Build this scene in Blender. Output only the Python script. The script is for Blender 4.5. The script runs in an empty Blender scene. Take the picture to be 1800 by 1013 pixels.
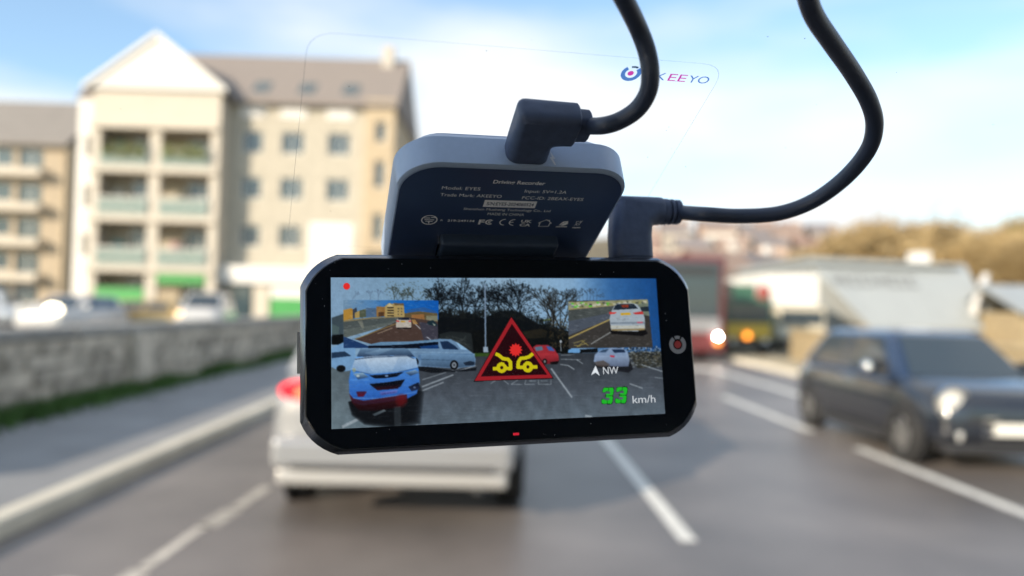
import bpy, bmesh, math, random
import numpy as np
from mathutils import Vector, Matrix
R = math.radians
random.seed(7)
rng = np.random.default_rng(7)
sc = bpy.context.scene
col = sc.collection

# ------------------------------------------------------------------ camera
EYE = Vector((0, 0, 1.55))
cd = bpy.data.cameras.new('camera'); cam = bpy.data.objects.new('camera', cd); col.objects.link(cam)
cam.matrix_world = Matrix(((0.9995, -0.0262, -0.0179, 0), (-0.0185, -0.0248, -0.9995, 0), (0.0257, 0.9993, -0.0253, 1.55), (0, 0, 0, 1)))
cam.rotation_euler = cam.matrix_world.to_euler()
cd.sensor_width = 36; cd.lens = 27.0; cd.clip_start = 0.01; cd.clip_end = 3000
cd.dof.use_dof = True; cd.dof.focus_distance = 0.182; cd.dof.aperture_fstop = 8.6; cd.dof.aperture_blades = 0
sc.camera = cam

# ------------------------------------------------------------------ light
SUN_EL, SUN_AZ = R(20), R(224)          # low winter sun behind the car, over the left shoulder (azimuth clockwise from +Y)
sl = bpy.data.lights.new('sun', 'SUN'); sl.energy = 3.4; sl.angle = R(0.5); sl.color = (1.0, 0.86, 0.68)
so = bpy.data.objects.new('sun', sl); col.objects.link(so)
to_sun = Vector((math.sin(SUN_AZ) * math.cos(SUN_EL), math.cos(SUN_AZ) * math.cos(SUN_EL), math.sin(SUN_EL)))
so.rotation_euler = (-to_sun).to_track_quat('-Z', 'Y').to_euler(); so.location = (-20, -20, 20)
w = bpy.data.worlds.new('World'); sc.world = w; w.use_nodes = True
nt = w.node_tree; N = nt.nodes; L = nt.links; N.clear()
out = N.new('ShaderNodeOutputWorld'); bg = N.new('ShaderNodeBackground'); sky = N.new('ShaderNodeTexSky')
sky.sky_type = 'NISHITA'; sky.sun_disc = False; sky.sun_elevation = SUN_EL; sky.sun_rotation = SUN_AZ
sky.air_density = 1.0; sky.dust_density = 0.6; sky.ozone_density = 1.0
tc = N.new('ShaderNodeTexCoord'); mp = N.new('ShaderNodeMapping')
mp.inputs['Scale'].default_value = (1.0, 1.0, 3.5); mp.inputs['Location'].default_value = (12.501, 6.783, 16.683)
nz = N.new('ShaderNodeTexNoise'); nz.inputs['Scale'].default_value = 1.4; nz.inputs['Detail'].default_value = 5; nz.inputs['Roughness'].default_value = 0.45
rp = N.new('ShaderNodeValToRGB'); rp.color_ramp.elements[0].position = 0.43; rp.color_ramp.elements[1].position = 0.60; rp.color_ramp.elements[0].color = (.10, .10, .10, 1)
mx = N.new('ShaderNodeMixRGB'); mx.inputs['Color2'].default_value = (5.3, 5.5, 5.6, 1)
L.new(tc.outputs['Generated'], mp.inputs['Vector']); L.new(mp.outputs['Vector'], nz.inputs['Vector']); L.new(nz.outputs['Fac'], rp.inputs['Fac'])
L.new(rp.outputs['Color'], mx.inputs['Fac']); gn = N.new('ShaderNodeMixRGB'); gn.blend_type = 'MULTIPLY'; gn.inputs['Fac'].default_value = 1; gn.inputs['Color2'].default_value = (1.05, 1.24, 1.34, 1)
L.new(sky.outputs['Color'], gn.inputs['Color1']); L.new(gn.outputs['Color'], mx.inputs['Color1']); L.new(mx.outputs['Color'], bg.inputs['Color'])
bg.inputs['Strength'].default_value = 0.10; L.new(bg.outputs['Background'], out.inputs['Surface'])
EXPO = 1.0
sc.view_settings.view_transform = 'Standard'; sc.view_settings.look = 'None'; sc.view_settings.exposure = EXPO; sc.view_settings.gamma = 1
sc.cycles.use_denoising = True; sc.cycles.max_bounces = 8; sc.cycles.transparent_max_bounces = 16
sc.cycles.sample_clamp_indirect = 6

# ------------------------------------------------------------------ helpers
def tag(o, label=None, cat=None, group=None, kind=None):
    for k, v in (('label', label), ('category', cat), ('group', group), ('kind', kind)):
        if v: o[k] = v
    return o
def empty(name, loc=(0, 0, 0), rz=0.0, label=None, cat=None, group=None):
    o = bpy.data.objects.new(name, None); o.empty_display_size = .05; col.objects.link(o)
    o.location = loc; o.rotation_euler = (0, 0, rz)
    return tag(o, label, cat, group)
def put(name, mesh, parent=None, loc=None):
    o = bpy.data.objects.new(name, mesh); col.objects.link(o)
    if parent is not None: o.parent = parent
    if loc is not None: o.location = loc
    return o
MATS = {}
def mat(name, c, rough=.6, metal=0., var=0., scale=4., bump=0., emit=None, es=0., spec=.5, coat=0., detail=4, stretch=None):
    if name in MATS: return MATS[name]
    m = bpy.data.materials.new(name); m.use_nodes = True; n = m.node_tree.nodes; l = m.node_tree.links
    b = n['Principled BSDF']; b.inputs['Base Color'].default_value = (*c, 1); b.inputs['Roughness'].default_value = rough
    b.inputs['Metallic'].default_value = metal; b.inputs['Specular IOR Level'].default_value = spec; b.inputs['Coat Weight'].default_value = coat
    if emit: b.inputs['Emission Color'].default_value = (*emit, 1); b.inputs['Emission Strength'].default_value = es
    if var or bump:
        t = n.new('ShaderNodeTexCoord'); mpn = n.new('ShaderNodeMapping'); l.new(t.outputs['Object'], mpn.inputs['Vector'])
        if stretch: mpn.inputs['Scale'].default_value = stretch
        z = n.new('ShaderNodeTexNoise'); z.inputs['Scale'].default_value = scale; z.inputs['Detail'].default_value = detail
        l.new(mpn.outputs['Vector'], z.inputs['Vector'])
        if var:
            oi = n.new('ShaderNodeObjectInfo'); ad = n.new('ShaderNodeMath'); ad.operation = 'MULTIPLY_ADD'
            ad.inputs[1].default_value = .35; l.new(oi.outputs['Random'], ad.inputs[0]); l.new(z.outputs['Fac'], ad.inputs[2])
            r = n.new('ShaderNodeMapRange'); r.inputs['From Min'].default_value = .3; r.inputs['From Max'].default_value = 1.05
            r.inputs['To Min'].default_value = 1 - var; r.inputs['To Max'].default_value = 1 + var
            l.new(ad.outputs[0], r.inputs['Value'])
            mm = n.new('ShaderNodeVectorMath'); mm.operation = 'SCALE'; mm.inputs[0].default_value = c
            l.new(r.outputs['Result'], mm.inputs['Scale']); l.new(mm.outputs['Vector'], b.inputs['Base Color'])
        if bump:
            bp = n.new('ShaderNodeBump'); bp.inputs['Strength'].default_value = bump; bp.inputs['Distance'].default_value = .02
            l.new(z.outputs['Fac'], bp.inputs['Height']); l.new(bp.outputs['Normal'], b.inputs['Normal'])
    MATS[name] = m; return m
def clear_mat():
    if 'clear' in MATS: return MATS['clear']
    m = bpy.data.materials.new('clear_glass'); m.use_nodes = True; n = m.node_tree.nodes; n.clear()
    o = n.new('ShaderNodeOutputMaterial'); t = n.new('ShaderNodeBsdfTransparent'); t.inputs['Color'].default_value = (1, 1, 1, 1)
    m.node_tree.links.new(t.outputs[0], o.inputs['Surface']); MATS['clear'] = m; return m
def srgb(c):
    a = np.asarray(c, float) / 255.; return np.where(a <= .04045, a / 12.92, ((a + .055) / 1.055) ** 2.4)
def glow(name, rgb255, k=1.0):
    c = srgb(rgb255); m = mat(name, (0.01, 0.01, 0.01), rough=.12, emit=tuple(float(v) for v in c), es=k * 2 ** -EXPO, spec=.25); return m

class MB:
    def __init__(s): s.v = []; s.f = []; s.sm = []
    def add(s, v, f, smooth=False):
        o = len(s.v); s.v += [tuple(map(float, p)) for p in v]; s.f += [tuple(i + o for i in q) for q in f]; s.sm += [smooth] * len(f); return s
    def box(s, x0, x1, y0, y1, z0, z1):
        return s.add([(x0, y0, z0), (x1, y0, z0), (x1, y1, z0), (x0, y1, z0), (x0, y0, z1), (x1, y0, z1), (x1, y1, z1), (x0, y1, z1)],
                     [(3, 2, 1, 0), (4, 5, 6, 7), (0, 1, 5, 4), (1, 2, 6, 5), (2, 3, 7, 6), (3, 0, 4, 7)])
    def prism(s, pts, axis, a, b):
        """polygon pts (2D) swept along axis from a to b; the 2D axes are the other two in x, y, z order"""
        def mk(p, t):
            return {'x': (t, p[0], p[1]), 'y': (p[0], t, p[1]), 'z': (p[0], p[1], t)}[axis]
        n = len(pts)
        return s.add([mk(p, a) for p in pts] + [mk(p, b) for p in pts],
                     [tuple(range(n - 1, -1, -1)), tuple(range(n, 2 * n))] + [(i, (i + 1) % n, n + (i + 1) % n, n + i) for i in range(n)])
    def tube(s, path, rad, n=10, cap=True):
        path = [Vector(p) for p in path]; k = len(path); rads = rad if isinstance(rad, (list, tuple)) else [rad] * k
        V = []; ref = Vector((.3, .2, .93)).normalized()
        for i, p in enumerate(path):
            t = (path[min(i + 1, k - 1)] - path[max(i - 1, 0)]).normalized()
            if i == 0:
                a = t.cross(ref); a = a.normalized() if a.length > 1e-6 else t.orthogonal().normalized()
            else:
                a = (a - t * a.dot(t)).normalized()
            b = t.cross(a)
            V += [p + (a * math.cos(2 * math.pi * j / n) + b * math.sin(2 * math.pi * j / n)) * rads[i] for j in range(n)]
        F = [(i * n + j, i * n + (j + 1) % n, (i + 1) * n + (j + 1) % n, (i + 1) * n + j) for i in range(k - 1) for j in range(n)]
        s.add(V, F, True)
        if cap: s.add(V[:n], [tuple(range(n - 1, -1, -1))]); s.add(V[-n:], [tuple(range(n))])
        return s
    def lathe(s, prof, c, axis='x', n=28):
        V = []
        for (r, h) in prof:
            for j in range(n):
                a = 2 * math.pi * j / n; p = {'x': (h, r * math.cos(a), r * math.sin(a)), 'y': (r * math.cos(a), h, r * math.sin(a)), 'z': (r * math.cos(a), r * math.sin(a), h)}[axis]
                V.append((c[0] + p[0], c[1] + p[1], c[2] + p[2]))
        m = len(prof)
        s.add(V, [(i * n + j, i * n + (j + 1) % n, (i + 1) * n + (j + 1) % n, (i + 1) * n + j) for i in range(m - 1) for j in range(n)], True)
        return s
    def mesh(s, name, m):
        me = bpy.data.meshes.new(name); me.from_pydata(s.v, [], s.f); me.update()
        if m: me.materials.append(m)
        if any(s.sm): me.polygons.foreach_set('use_smooth', s.sm)
        if any(s.sm): me.set_sharp_from_angle(angle=R(38))
        bm = bmesh.new(); bm.from_mesh(me); bmesh.ops.recalc_face_normals(bm, faces=bm.faces); bm.to_mesh(me); bm.free()
        return me
    def build(s, name, m, parent=None, loc=None): return put(name, s.mesh(name, m), parent, loc)
def bevel(o, wd, seg=2):
    b = o.modifiers.new('bevel', 'BEVEL'); b.width = wd; b.segments = seg; b.limit_method = 'ANGLE'; b.angle_limit = R(35); return o
def bx(name, m, parent, *a, bev=0):
    o = MB().box(*a).build(name, m, parent)
    if bev: bevel(o, bev)
    return o
def copy_tree(o, parent=None):
    c = o.copy(); col.objects.link(c); c.parent = parent
    for ch in list(o.children): copy_tree(ch, c)
    return c
def rrect(x0, x1, y0, y1, r, n=6):
    P = []
    for cx, cy, a0 in ((x1 - r, y1 - r, 0), (x0 + r, y1 - r, 90), (x0 + r, y0 + r, 180), (x1 - r, y0 + r, 270)):
        for i in range(n + 1):
            a = R(a0 + 90 * i / n); P.append((cx + r * math.cos(a), cy + r * math.sin(a)))
    return P
def sheet(name, x0, x1, y0, y1, z, m, n=1):
    V = []; F = []
    for j in range(n + 1):
        for i in range(2): V.append(((x0, x1)[i], y0 + (y1 - y0) * j / n, z))
    for j in range(n): F.append((2 * j, 2 * j + 1, 2 * j + 3, 2 * j + 2))
    return MB().add(V, F).build(name, m)

# ------------------------------------------------------------------ the setting: ground, road, pavements, markings
M_ground = mat('ground_earth', (.19, .165, .12), .95, var=.3, scale=.4)
M_asph = mat('asphalt', (.215, .188, .170), .43, var=.55, scale=.55, bump=.25, detail=8)
M_pave = mat('pavement_tarmac', (.235, .235, .235), .8, var=.25, scale=1.6, bump=.2, detail=8)
M_kerb = mat('kerb_stone', (.70, .64, .52), .8, var=.2, scale=3, bump=.2)
M_paint = mat('road_paint', (.72, .70, .64), .6, var=.3, scale=7)
M_worn = mat('worn_road_paint', (.46, .42, .36), .6, var=.6, scale=9, detail=6)
M_tan = mat('sunlit_paving', (.40, .34, .23), .9, var=.2, scale=1.5)
S = lambda o: tag(o, kind='structure')
S(sheet('ground', -700, 900, -300, 1500, -0.012, M_ground))
S(sheet('road', -3.1, 7.6, -12, 130, 0.0, M_asph, 20))
S(MB().box(-5.7, -3.28, -12, 60, -.01, .115).build('pavement_by_wall', M_pave))
kb = S(MB().box(-3.28, -3.1, -12, 60, -.01, .125).build('kerb_by_wall', M_kerb)); bevel(kb, .02)
S(MB().box(7.72, 9.6, -12, 26, -.01, .11).build('pavement_opposite', M_tan))
kb = S(MB().box(7.6, 7.72, -12, 26, -.01, .12).build('kerb_opposite', M_kerb)); bevel(kb, .02)
S(sheet('forecourt', 7.8, 40, 26, 60, 0.004, mat('forecourt_paving', (.33, .28, .19), .9, var=.2, scale=.8)))
S(sheet('car_park', -70, -6.2, 4, 43, 0.004, mat('car_park_tarmac', (.13, .12, .11), .85, var=.2, scale=.8)))
def mark(x, y0, y1, wd=.11, sl=0.0, m=None):
    o = MB().add([(x - wd / 2, y0, .004), (x + wd / 2, y0, .004), (x + wd / 2 + sl, y1, .004), (x - wd / 2 + sl, y1, .004)], [(0, 1, 2, 3)]).build('road_marking', m or M_paint); S(o)
mark(-2.02, 3.5, 4.45, .12, .03, M_worn); mark(-1.99, 4.5, 5.35, .075, .02, M_worn); mark(-1.94, 5.3, 5.75, .15, .02, M_worn); mark(-1.91, 5.8, 6.5, .10, .03, M_worn); mark(-1.86, 9.5, 13, .11, 0, M_worn); mark(-1.86, 15, 18.5, .11, 0, M_worn)
mark(1.33, 5.2, 10.4, .12); mark(1.33, 13, 18, .12); mark(1.33, 21, 26, .12)
mark(4.27, 4.6, 9.0, .14); mark(4.22, 10.2, 14.2, .16); mark(4.2, 16.5, 20.5, .16)
mark(5.87, 13.6, 20.8, .2)
S(MB().add([(4.3, 20.4, .004), (4.6, 21.6, .004), (6.0, 21.3, .004), (5.7, 20.5, .004)], [(0, 1, 2, 3)]).build('road_marking', M_paint))
# cycle symbol in the kerb-side lane, only its far edge near the frame
cyc = MB()
for cx in (-2.75, -2.3): cyc.add([(cx + r * math.cos(a) * .8, 3.9 + 1.5 * r * math.sin(a), .004) for i in range(20) for a in (2 * math.pi * i / 20,) for r in (.2, .25)], [(2 * i, 2 * i + 1, (2 * i + 3) % 40, (2 * i + 2) % 40) for i in range(20)])
S(cyc.build('road_marking', M_paint))

# far hill the town climbs, and hills behind it tinted blue for haze
def hill_z(x, y):
    h = 33 * math.exp(-((x - 75) / 120) ** 2) * max(0, min(1, (y - 118) / 180)) ** .85
    return h - .3
V = []; F = []; nx, ny = 60, 30
for j in range(ny + 1):
    for i in range(nx + 1):
        x = -260 + 760 * i / nx; y = 117 + 300 * j / ny; V.append((x, y, hill_z(x, y) + .6 * math.sin(x * .11) * math.sin(y * .09) * min(1, (y - 117) / 40)))
for j in range(ny):
    for i in range(nx): a = j * (nx + 1) + i; F.append((a, a + 1, a + nx + 2, a + nx + 1))
S(MB().add(V, F, True).build('hillside', mat('hill_grass', (.17, .14, .085), .95, var=.35, scale=.06)))
V = []; F = []
for i in range(61):
    x = -900 + 2200 * i / 60; h = 34 + 14 * math.sin(x * .006 + 1) + 8 * math.sin(x * .017) + 3 * math.sin(x * .05)
    V += [(x, 780, -1), (x, 860, h * .72), (x, 960, h)]
for i in range(60):
    a = 3 * i; F += [(a, a + 3, a + 4, a + 1), (a + 1, a + 4, a + 5, a + 2)]
S(MB().add(V, F, True).build('hills', mat('far_hill', (.17, .19, .24), 1., var=.2, scale=.02)))

# ------------------------------------------------------------------ stone wall on the left, grass at its foot
M_stone = mat('wall_stone', (.45, .395, .32), .9, var=.7, scale=5, bump=.5)
M_mortar = mat('wall_mortar', (.30, .285, .26), .95, var=.2, scale=8)
M_cope = mat('coping_stone', (.30, .29, .27), .9, var=.3, scale=4, bump=.4)
wall = empty('stone_wall', (-5.7, 4, 0), label='long grey stone wall with flat coping beside the left pavement', cat='wall')
MB().box(-.42, -.03, 0, 56, 0, 1.02).build('wall_core', M_mortar, wall)
def stone_mesh(wx, wy, wz, seed):
    r = random.Random(seed); j = lambda: r.uniform(-.012, .012)
    m = MB().add([(x * wx + j(), y * wy + j(), z * wz + j()) for z in (0, 1) for (x, y) in ((0, 0), (1, 0), (1, 1), (0, 1))],
                 [(3, 2, 1, 0), (4, 5, 6, 7), (0, 1, 5, 4), (1, 2, 6, 5), (2, 3, 7, 6), (3, 0, 4, 7)])
    return m.mesh('stone', M_stone)
SH = [.24, .16, .22, .17, .20]
stones = {(h, l): [stone_mesh(.12, l - .02, h - .02, hash((h, l, k)) & 999) for k in range(2)] for h in SH for l in (.35, .5, .7)}
z = .02
for h in SH:
    y = 3.6 + random.uniform(0, .3)
    while y < 23:
        l = random.choice((.35, .5, .7, .5))
        put('stone', random.choice(stones[(h, l)]), wall, (-.10 + random.uniform(-.015, .025), y, z)); y += l
    z += h + .002
cm = [MB().box(-.5, .08, .01, .97, 0, .115).mesh('coping_stone', M_cope)]
for i in range(52): put('coping_stone', cm[0], wall, (random.uniform(-.008, .008), .4 + i, 1.02 + random.uniform(0, .004)))
for yy in (8.0,): MB().box(-.05, .16, yy, yy + .55, 0, 1.015).build('pilaster', M_stone, wall)
gm = MB()
for i in range(15000):
    y = random.uniform(6, 30); x = -5.66 + abs(random.gauss(0, .22)); h = random.uniform(.06, .22) * (1 if math.sin(y * 1.7) + math.sin(y * .6 + 1) > -.4 else .45)
    a = random.uniform(0, 6.28); dx, dy = .016 * math.cos(a), .016 * math.sin(a); lx, ly = random.gauss(0, .05), random.gauss(0, .05)
    gm.add([(x - dx, y - dy, .115), (x + dx, y + dy, .115), (x + lx, y + ly, .115 + h)], [(0, 1, 2)])
tag(gm.build('grass', mat('verge_grass', (.055, .12, .02), .8, var=.4, scale=3)), 'green grass growing along the foot of the stone wall', 'grass', kind='stuff')

# ------------------------------------------------------------------ low sunlit wall on the right
M_tanstone = mat('tan_stone', (.33, .26, .155), .9, var=.3, scale=3, bump=.4)
rw = empty('garden_wall', (9.6, 6, 0), label='low tan stone wall behind the dark blue hatchback', cat='wall')
MB().box(0, .3, 0, 19, 0, 1.0).build('wall_core', M_tanstone, rw); MB().box(-.06, .36, 0, 19, 1.0, 1.09).build('coping', M_tanstone, rw)

# ------------------------------------------------------------------ apartment block
M_cream = mat('cream_render', (.54, .49, .41), .9, var=.06, scale=1.2)
M_brickc = mat('pale_brick', (.47, .43, .35), .9, var=.2, scale=2.2, bump=.1)
M_white = mat('white_render', (.72, .70, .66), .85, var=.05, scale=1)
M_peach = mat('peach_brick', (.47, .38, .26), .9, var=.1, scale=2)
M_roof = mat('roof_tiles', (.22, .19, .17), .85, var=.15, scale=1.5, stretch=(1, 1, 6))
M_glass = mat('window_glass', (.05, .075, .085), .08, spec=.7)
M_frame = mat('window_frame', (.7, .68, .63), .6)
M_dark = mat('dark_recess', (.06, .055, .05), .9)
M_rail = mat('green_rail_glass', (.16, .26, .22), .2, spec=.6)
M_green = mat('shop_green', (.05, .30, .07), .5, var=.1, scale=2)
M_leafp = mat('planter_leaf', (.20, .22, .06), .85, var=.4, scale=6)
ap = empty('apartment_block', (0, 0, 0), label='tall cream apartment block with white gable and balconies', cat='building')
def window(parent, x0, x1, z0, z1, y, fr=M_frame, gl=M_glass, bars=1):
    w_ = MB()
    t = .08
    w_.box(x0, x1, y - .05, y + .06, z1 - t, z1).box(x0, x1, y - .05, y + .06, z0, z0 + t).box(x0, x0 + t, y - .05, y + .06, z0 + t, z1 - t).box(x1 - t, x1, y - .05, y + .06, z0 + t, z1 - t)
    for b in range(1, bars + 1):
        xm = x0 + (x1 - x0) * b / (bars + 1); w_.box(xm - .03, xm + .03, y - .045, y + .05, z0 + t, z1 - t)
    o = w_.build('window', fr, parent)
    MB().box(x0 + t * .5, x1 - t * .5, y - .02, y - .012, z0 + t * .5, z1 - t * .5).build('pane', gl, o)
    MB().box(x0 - .06, x1 + .06, y - .12, y - .051, z0 - .09, z0 - .002).build('sill', fr, o)
    return o
def wall_with_holes(x0, x1, z0, z1, y0, y1, holes):
    xs = sorted({x0, x1, *[h[0] for h in holes], *[h[1] for h in holes]}); zs = sorted({z0, z1, *[h[2] for h in holes], *[h[3] for h in holes]})
    m = MB()
    for a, b in zip(xs, xs[1:]):
        run = None
        for c_, d in zip(zs, zs[1:]):
            hole = any(h[0] <= (a + b) / 2 <= h[1] and h[2] <= (c_ + d) / 2 <= h[3] for h in holes)
            if not hole: run = (run[0], d) if run else (c_, d)
            if hole or d == zs[-1]:
                if run: m.box(a, b, y0, y1, *run); run = None
    return m
# main wing
WX = [(-15.2, -14.0), (-12.9, -11.6), (-10.2, -8.9)]
WZ = [(4.7, 6.0), (7.5, 8.8), (10.2, 11.5)]
holes = [(a, b, c_, d) for a, b in WX for c_, d in WZ]
wall_with_holes(-16.2, -8.0, 3.6, 13.3, 45, 45.3, holes).build('wall', M_brickc, ap)
for h in holes: window(ap, h[0], h[1], h[2], h[3], 45.2)
for a, b in WX: MB().box(a - .1, b + .1, 44.93, 44.998, 12.3, 13.0).build('eaves_panel', M_white, ap)
MB().box(-16.2, -8.0, 45.35, 56, 0, 13.3).build('wing_core', M_dark, ap)
pb = [(-7.4, -6.8, 8.3, 9.9), (-7.4, -6.8, 5.2, 6.8), (-7.4, -6.8, 11, 12.2)]
wall_with_holes(-7.995, -6.3, 0, 13.5, 44.7, 45.3, pb).build('wall', M_peach, ap)
for h in pb: window(ap, *h, 44.95, bars=0)
MB().box(-7.99, -6.3, 45.302, 54, 0, 13.45).build('flank_wall', M_peach, ap)
rf = MB().add([(-24.6, 44.5, 13.2), (-6.1, 44.5, 13.2), (-6.1, 49.5, 17.35), (-23.6, 49.5, 17.35), (-24.6, 56.4, 13.2), (-6.1, 56.4, 13.2), (-24.6, 44.5, 13.0), (-6.1, 44.5, 13.0), (-6.1, 56.4, 13.0), (-24.6, 56.4, 13.0)], [(0, 1, 2, 3), (3, 2, 5, 4), (4, 0, 3), (1, 5, 2), (6, 7, 1, 0), (7, 8, 5, 1), (8, 9, 4, 5), (9, 6, 0, 4), (9, 8, 7, 6)]).build('roof', M_roof, ap)
for a, b in ((-14.9, -13.9), (-12.2, -11.2), (-9.6, -8.6)):
    MB().add([(a, 45.3, 13.89), (b, 45.3, 13.89), (b, 46.4, 14.8), (a, 46.4, 14.8)], [(0, 1, 2, 3)]).build('skylight', M_glass, rf)
MB().box(-7.75, -7.05, 48.6, 49.4, 15.0, 18.0).build('chimney', mat('flue_render', (.5, .46, .4), .8), rf)
# gable block with balconies
GX0, GX1, GY = -23.2, -16.0, 43.6
FL = [0.0, 3.36, 6.2, 8.98, 11.47]
gx = [(-22.7, -19.9), (-19.3, -16.5)]
ho = [(a, b, z0 + .02, z1 - .38) for (a, b) in gx for (z0, z1) in zip(FL, FL[1:])]
wall_with_holes(GX0, GX1, 0, 13.3, GY, GY + .3, ho).build('wall', M_cream, ap)
MB().box(GX0, GX0 + .25, GY + .3, 56, 0, 13.2).build('side_wall', M_cream, ap); MB().box(GX1 - .25, GX1, GY + .3, 45.0, 0, 13.2).build('side_wall', M_cream, ap)
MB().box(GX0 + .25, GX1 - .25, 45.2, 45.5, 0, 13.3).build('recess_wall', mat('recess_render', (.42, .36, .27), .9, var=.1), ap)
for z in FL[1:]: MB().box(GX0 - .02, GX1 + .02, GY - .22, 45.2, z - .36, z).build('balcony_slab', M_cream, ap)
for k, (z0, z1) in enumerate(zip(FL, FL[1:])):
    for i, (a, b) in enumerate(gx):
        xm = a + (b - a) * (.42 if i == 0 else .35)
        window(ap, xm, b - .2, z0 + .06, z1 - .6, 45.18)
        cc_ = ((.6, .58, .5), (.5, .3, .3), (.2, .4, .38), (.45, .4, .3))[(k * 2 + i * 3) % 4]; MB().box(a + .15, a + .15 + random.uniform(.4, 1.0), 45.0, 45.1, z0 + .01, z0 + random.uniform(1.2, 2.1)).build('balcony_screen', mat('screen_%d' % ((k * 2 + i * 3) % 4), cc_, .9), ap)
        if k == 0:
            MB().box(a + .05, b - .05, GY - .04, GY + .02, .8 if i == 0 else 2.4, 2.1 if i == 0 else 2.95).build('shop_sign', M_green, ap)
            continue
        r_ = MB()
        for q in range(13):
            t = a + .05 + (b - a - .1) * q / 12; r_.box(t - .02, t + .02, GY - .17, GY - .13, z0 + .002, z0 + .95)
        r_.box(a, b, GY - .19, GY - .11, z0 + .95, z0 + 1.02)
        ro = r_.build('balcony_railing', M_frame, ap)
        MB().box(a + .03, b - .03, GY - .11, GY - .095, z0 + .05, z0 + .9).build('rail_panel', M_rail, ro)
        if k == 3:
            pl = MB()
            for q in range(700):
                c0 = Vector((random.uniform(a + .2, b - .1), GY - .28 + random.gauss(0, .1), z0 + .85 + random.uniform(-.35, .35))); d1 = Vector([random.gauss(0, .07) for _ in range(3)]); d2 = Vector([random.gauss(0, .07) for _ in range(3)])
                pl.add([c0, c0 + d1, c0 + d2], [(0, 1, 2)])
            tag(pl.build('planting', M_leafp, ap), kind='stuff')
MB().prism([(GX0 - .25, 13.35), (GX1 + .25, 13.35), ((GX0 + GX1) / 2, 16.25)], 'y', GY - .25, GY + .2).build('gable', M_white, ap)
MB().prism([(GX0 - .4, 13.25), ((GX0 + GX1) / 2, 16.3), (GX1 + .4, 13.25), (GX1 + .4, 13.5), ((GX0 + GX1) / 2, 16.55), (GX0 - .4, 13.5)], 'y', GY - .32, 50.5).build('gable_roof', M_roof, ap)
MB().prism([(GX0 - .42, 13.2), ((GX0 + GX1) / 2, 16.25), (GX1 + .42, 13.2), (GX1 + .42, 13.48), ((GX0 + GX1) / 2, 16.56), (GX0 - .42, 13.48)], 'y', GY - .42, GY - .325).build('bargeboard', M_white, ap)
bay = wall_with_holes(-24.5, -23.205, 0, 13.2, 44.6, 45.2, [(-24.1, -23.7, 9.6, 10.9), (-24.1, -23.7, 6.7, 8), (-24.1, -23.7, 3.9, 5.2)]).build('corner_bay', M_white, ap)
for z0 in (9.6, 6.7, 3.9): window(ap, -24.1, -23.7, z0, z0 + 1.3, 44.9, bars=0)
# shops at the foot of the wing
MB().box(-16.0, -8.0, 44.2, 45.29, 2.55, 3.55).build('shop_fascia', M_white, ap)
for (a, b, m, z1) in ((-15.9, -14.2, M_glass, 2.5), (-14.1, -13.2, M_cream, 2.5), (-13.1, -10.4, M_green, 1.75), (-13.1, -10.4, M_white, 2.5), (-10.3, -8.05, M_glass, 2.5)):
    z0 = 1.76 if (m is M_white) else .05
    MB().box(a, b, 44.5, 44.9, z0, z1).build('shop_front', m, ap)
bb = empty('billboard', (-9.2, 42, 0), label='plain white square hoarding on posts before the apartment block', cat='billboard')
bx('panel', M_white, bb, -1.15, 1.15, -.06, .06, 3.3, 5.9)
for xx in (-.8, .8): MB().tube([(xx, .13, 0), (xx, .13, 5.4)], .06, 8).build('post', M_frame, bb)

# lower flats further left
lf = empty('flats_building', (0, 0, 0), label='lower tan flats with grey roof at the left edge', cat='building')
M_tanw = mat('tan_render', (.40, .33, .24), .9, var=.1, scale=1)
M_groof = mat('grey_slate', (.23, .21, .19), .8, var=.12, scale=1)
lz = [2.4, 5.0, 7.6, 10.2]
lh = [(a, a + 3.0, z0 + .95, z0 + 2.35) for z0 in [0.1] + lz for a in (-47.5, -43.6, -39.6)] + [(-36.2, -34.4, z0 + .75, z0 + 2.35) for z0 in [0.1] + lz]
wall_with_holes(-49, -33, 0, 13, 58, 58.3, lh).build('wall', M_tanw, lf)
MB().box(-49, -33.02, 58.6, 68, 0, 13).build('wall_core', M_dark, lf); MB().box(-33.015, -32.7, 58.01, 68, 0, 12.95).build('flank_wall', M_peach, lf)
for h in lh: window(lf, *h, 58.2)
for z in lz: MB().box(-48.5, -34, 56.9, 57.998, z + .15, z + .75).build('balcony_slab', M_cream, lf)
MB().prism([(57.4, 12.9), (63, 17.3), (68.6, 12.9), (68.6, 12.7), (63, 17.05), (57.4, 12.7)], 'x', -50, -32.3).build('roof', M_groof, lf)

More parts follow.
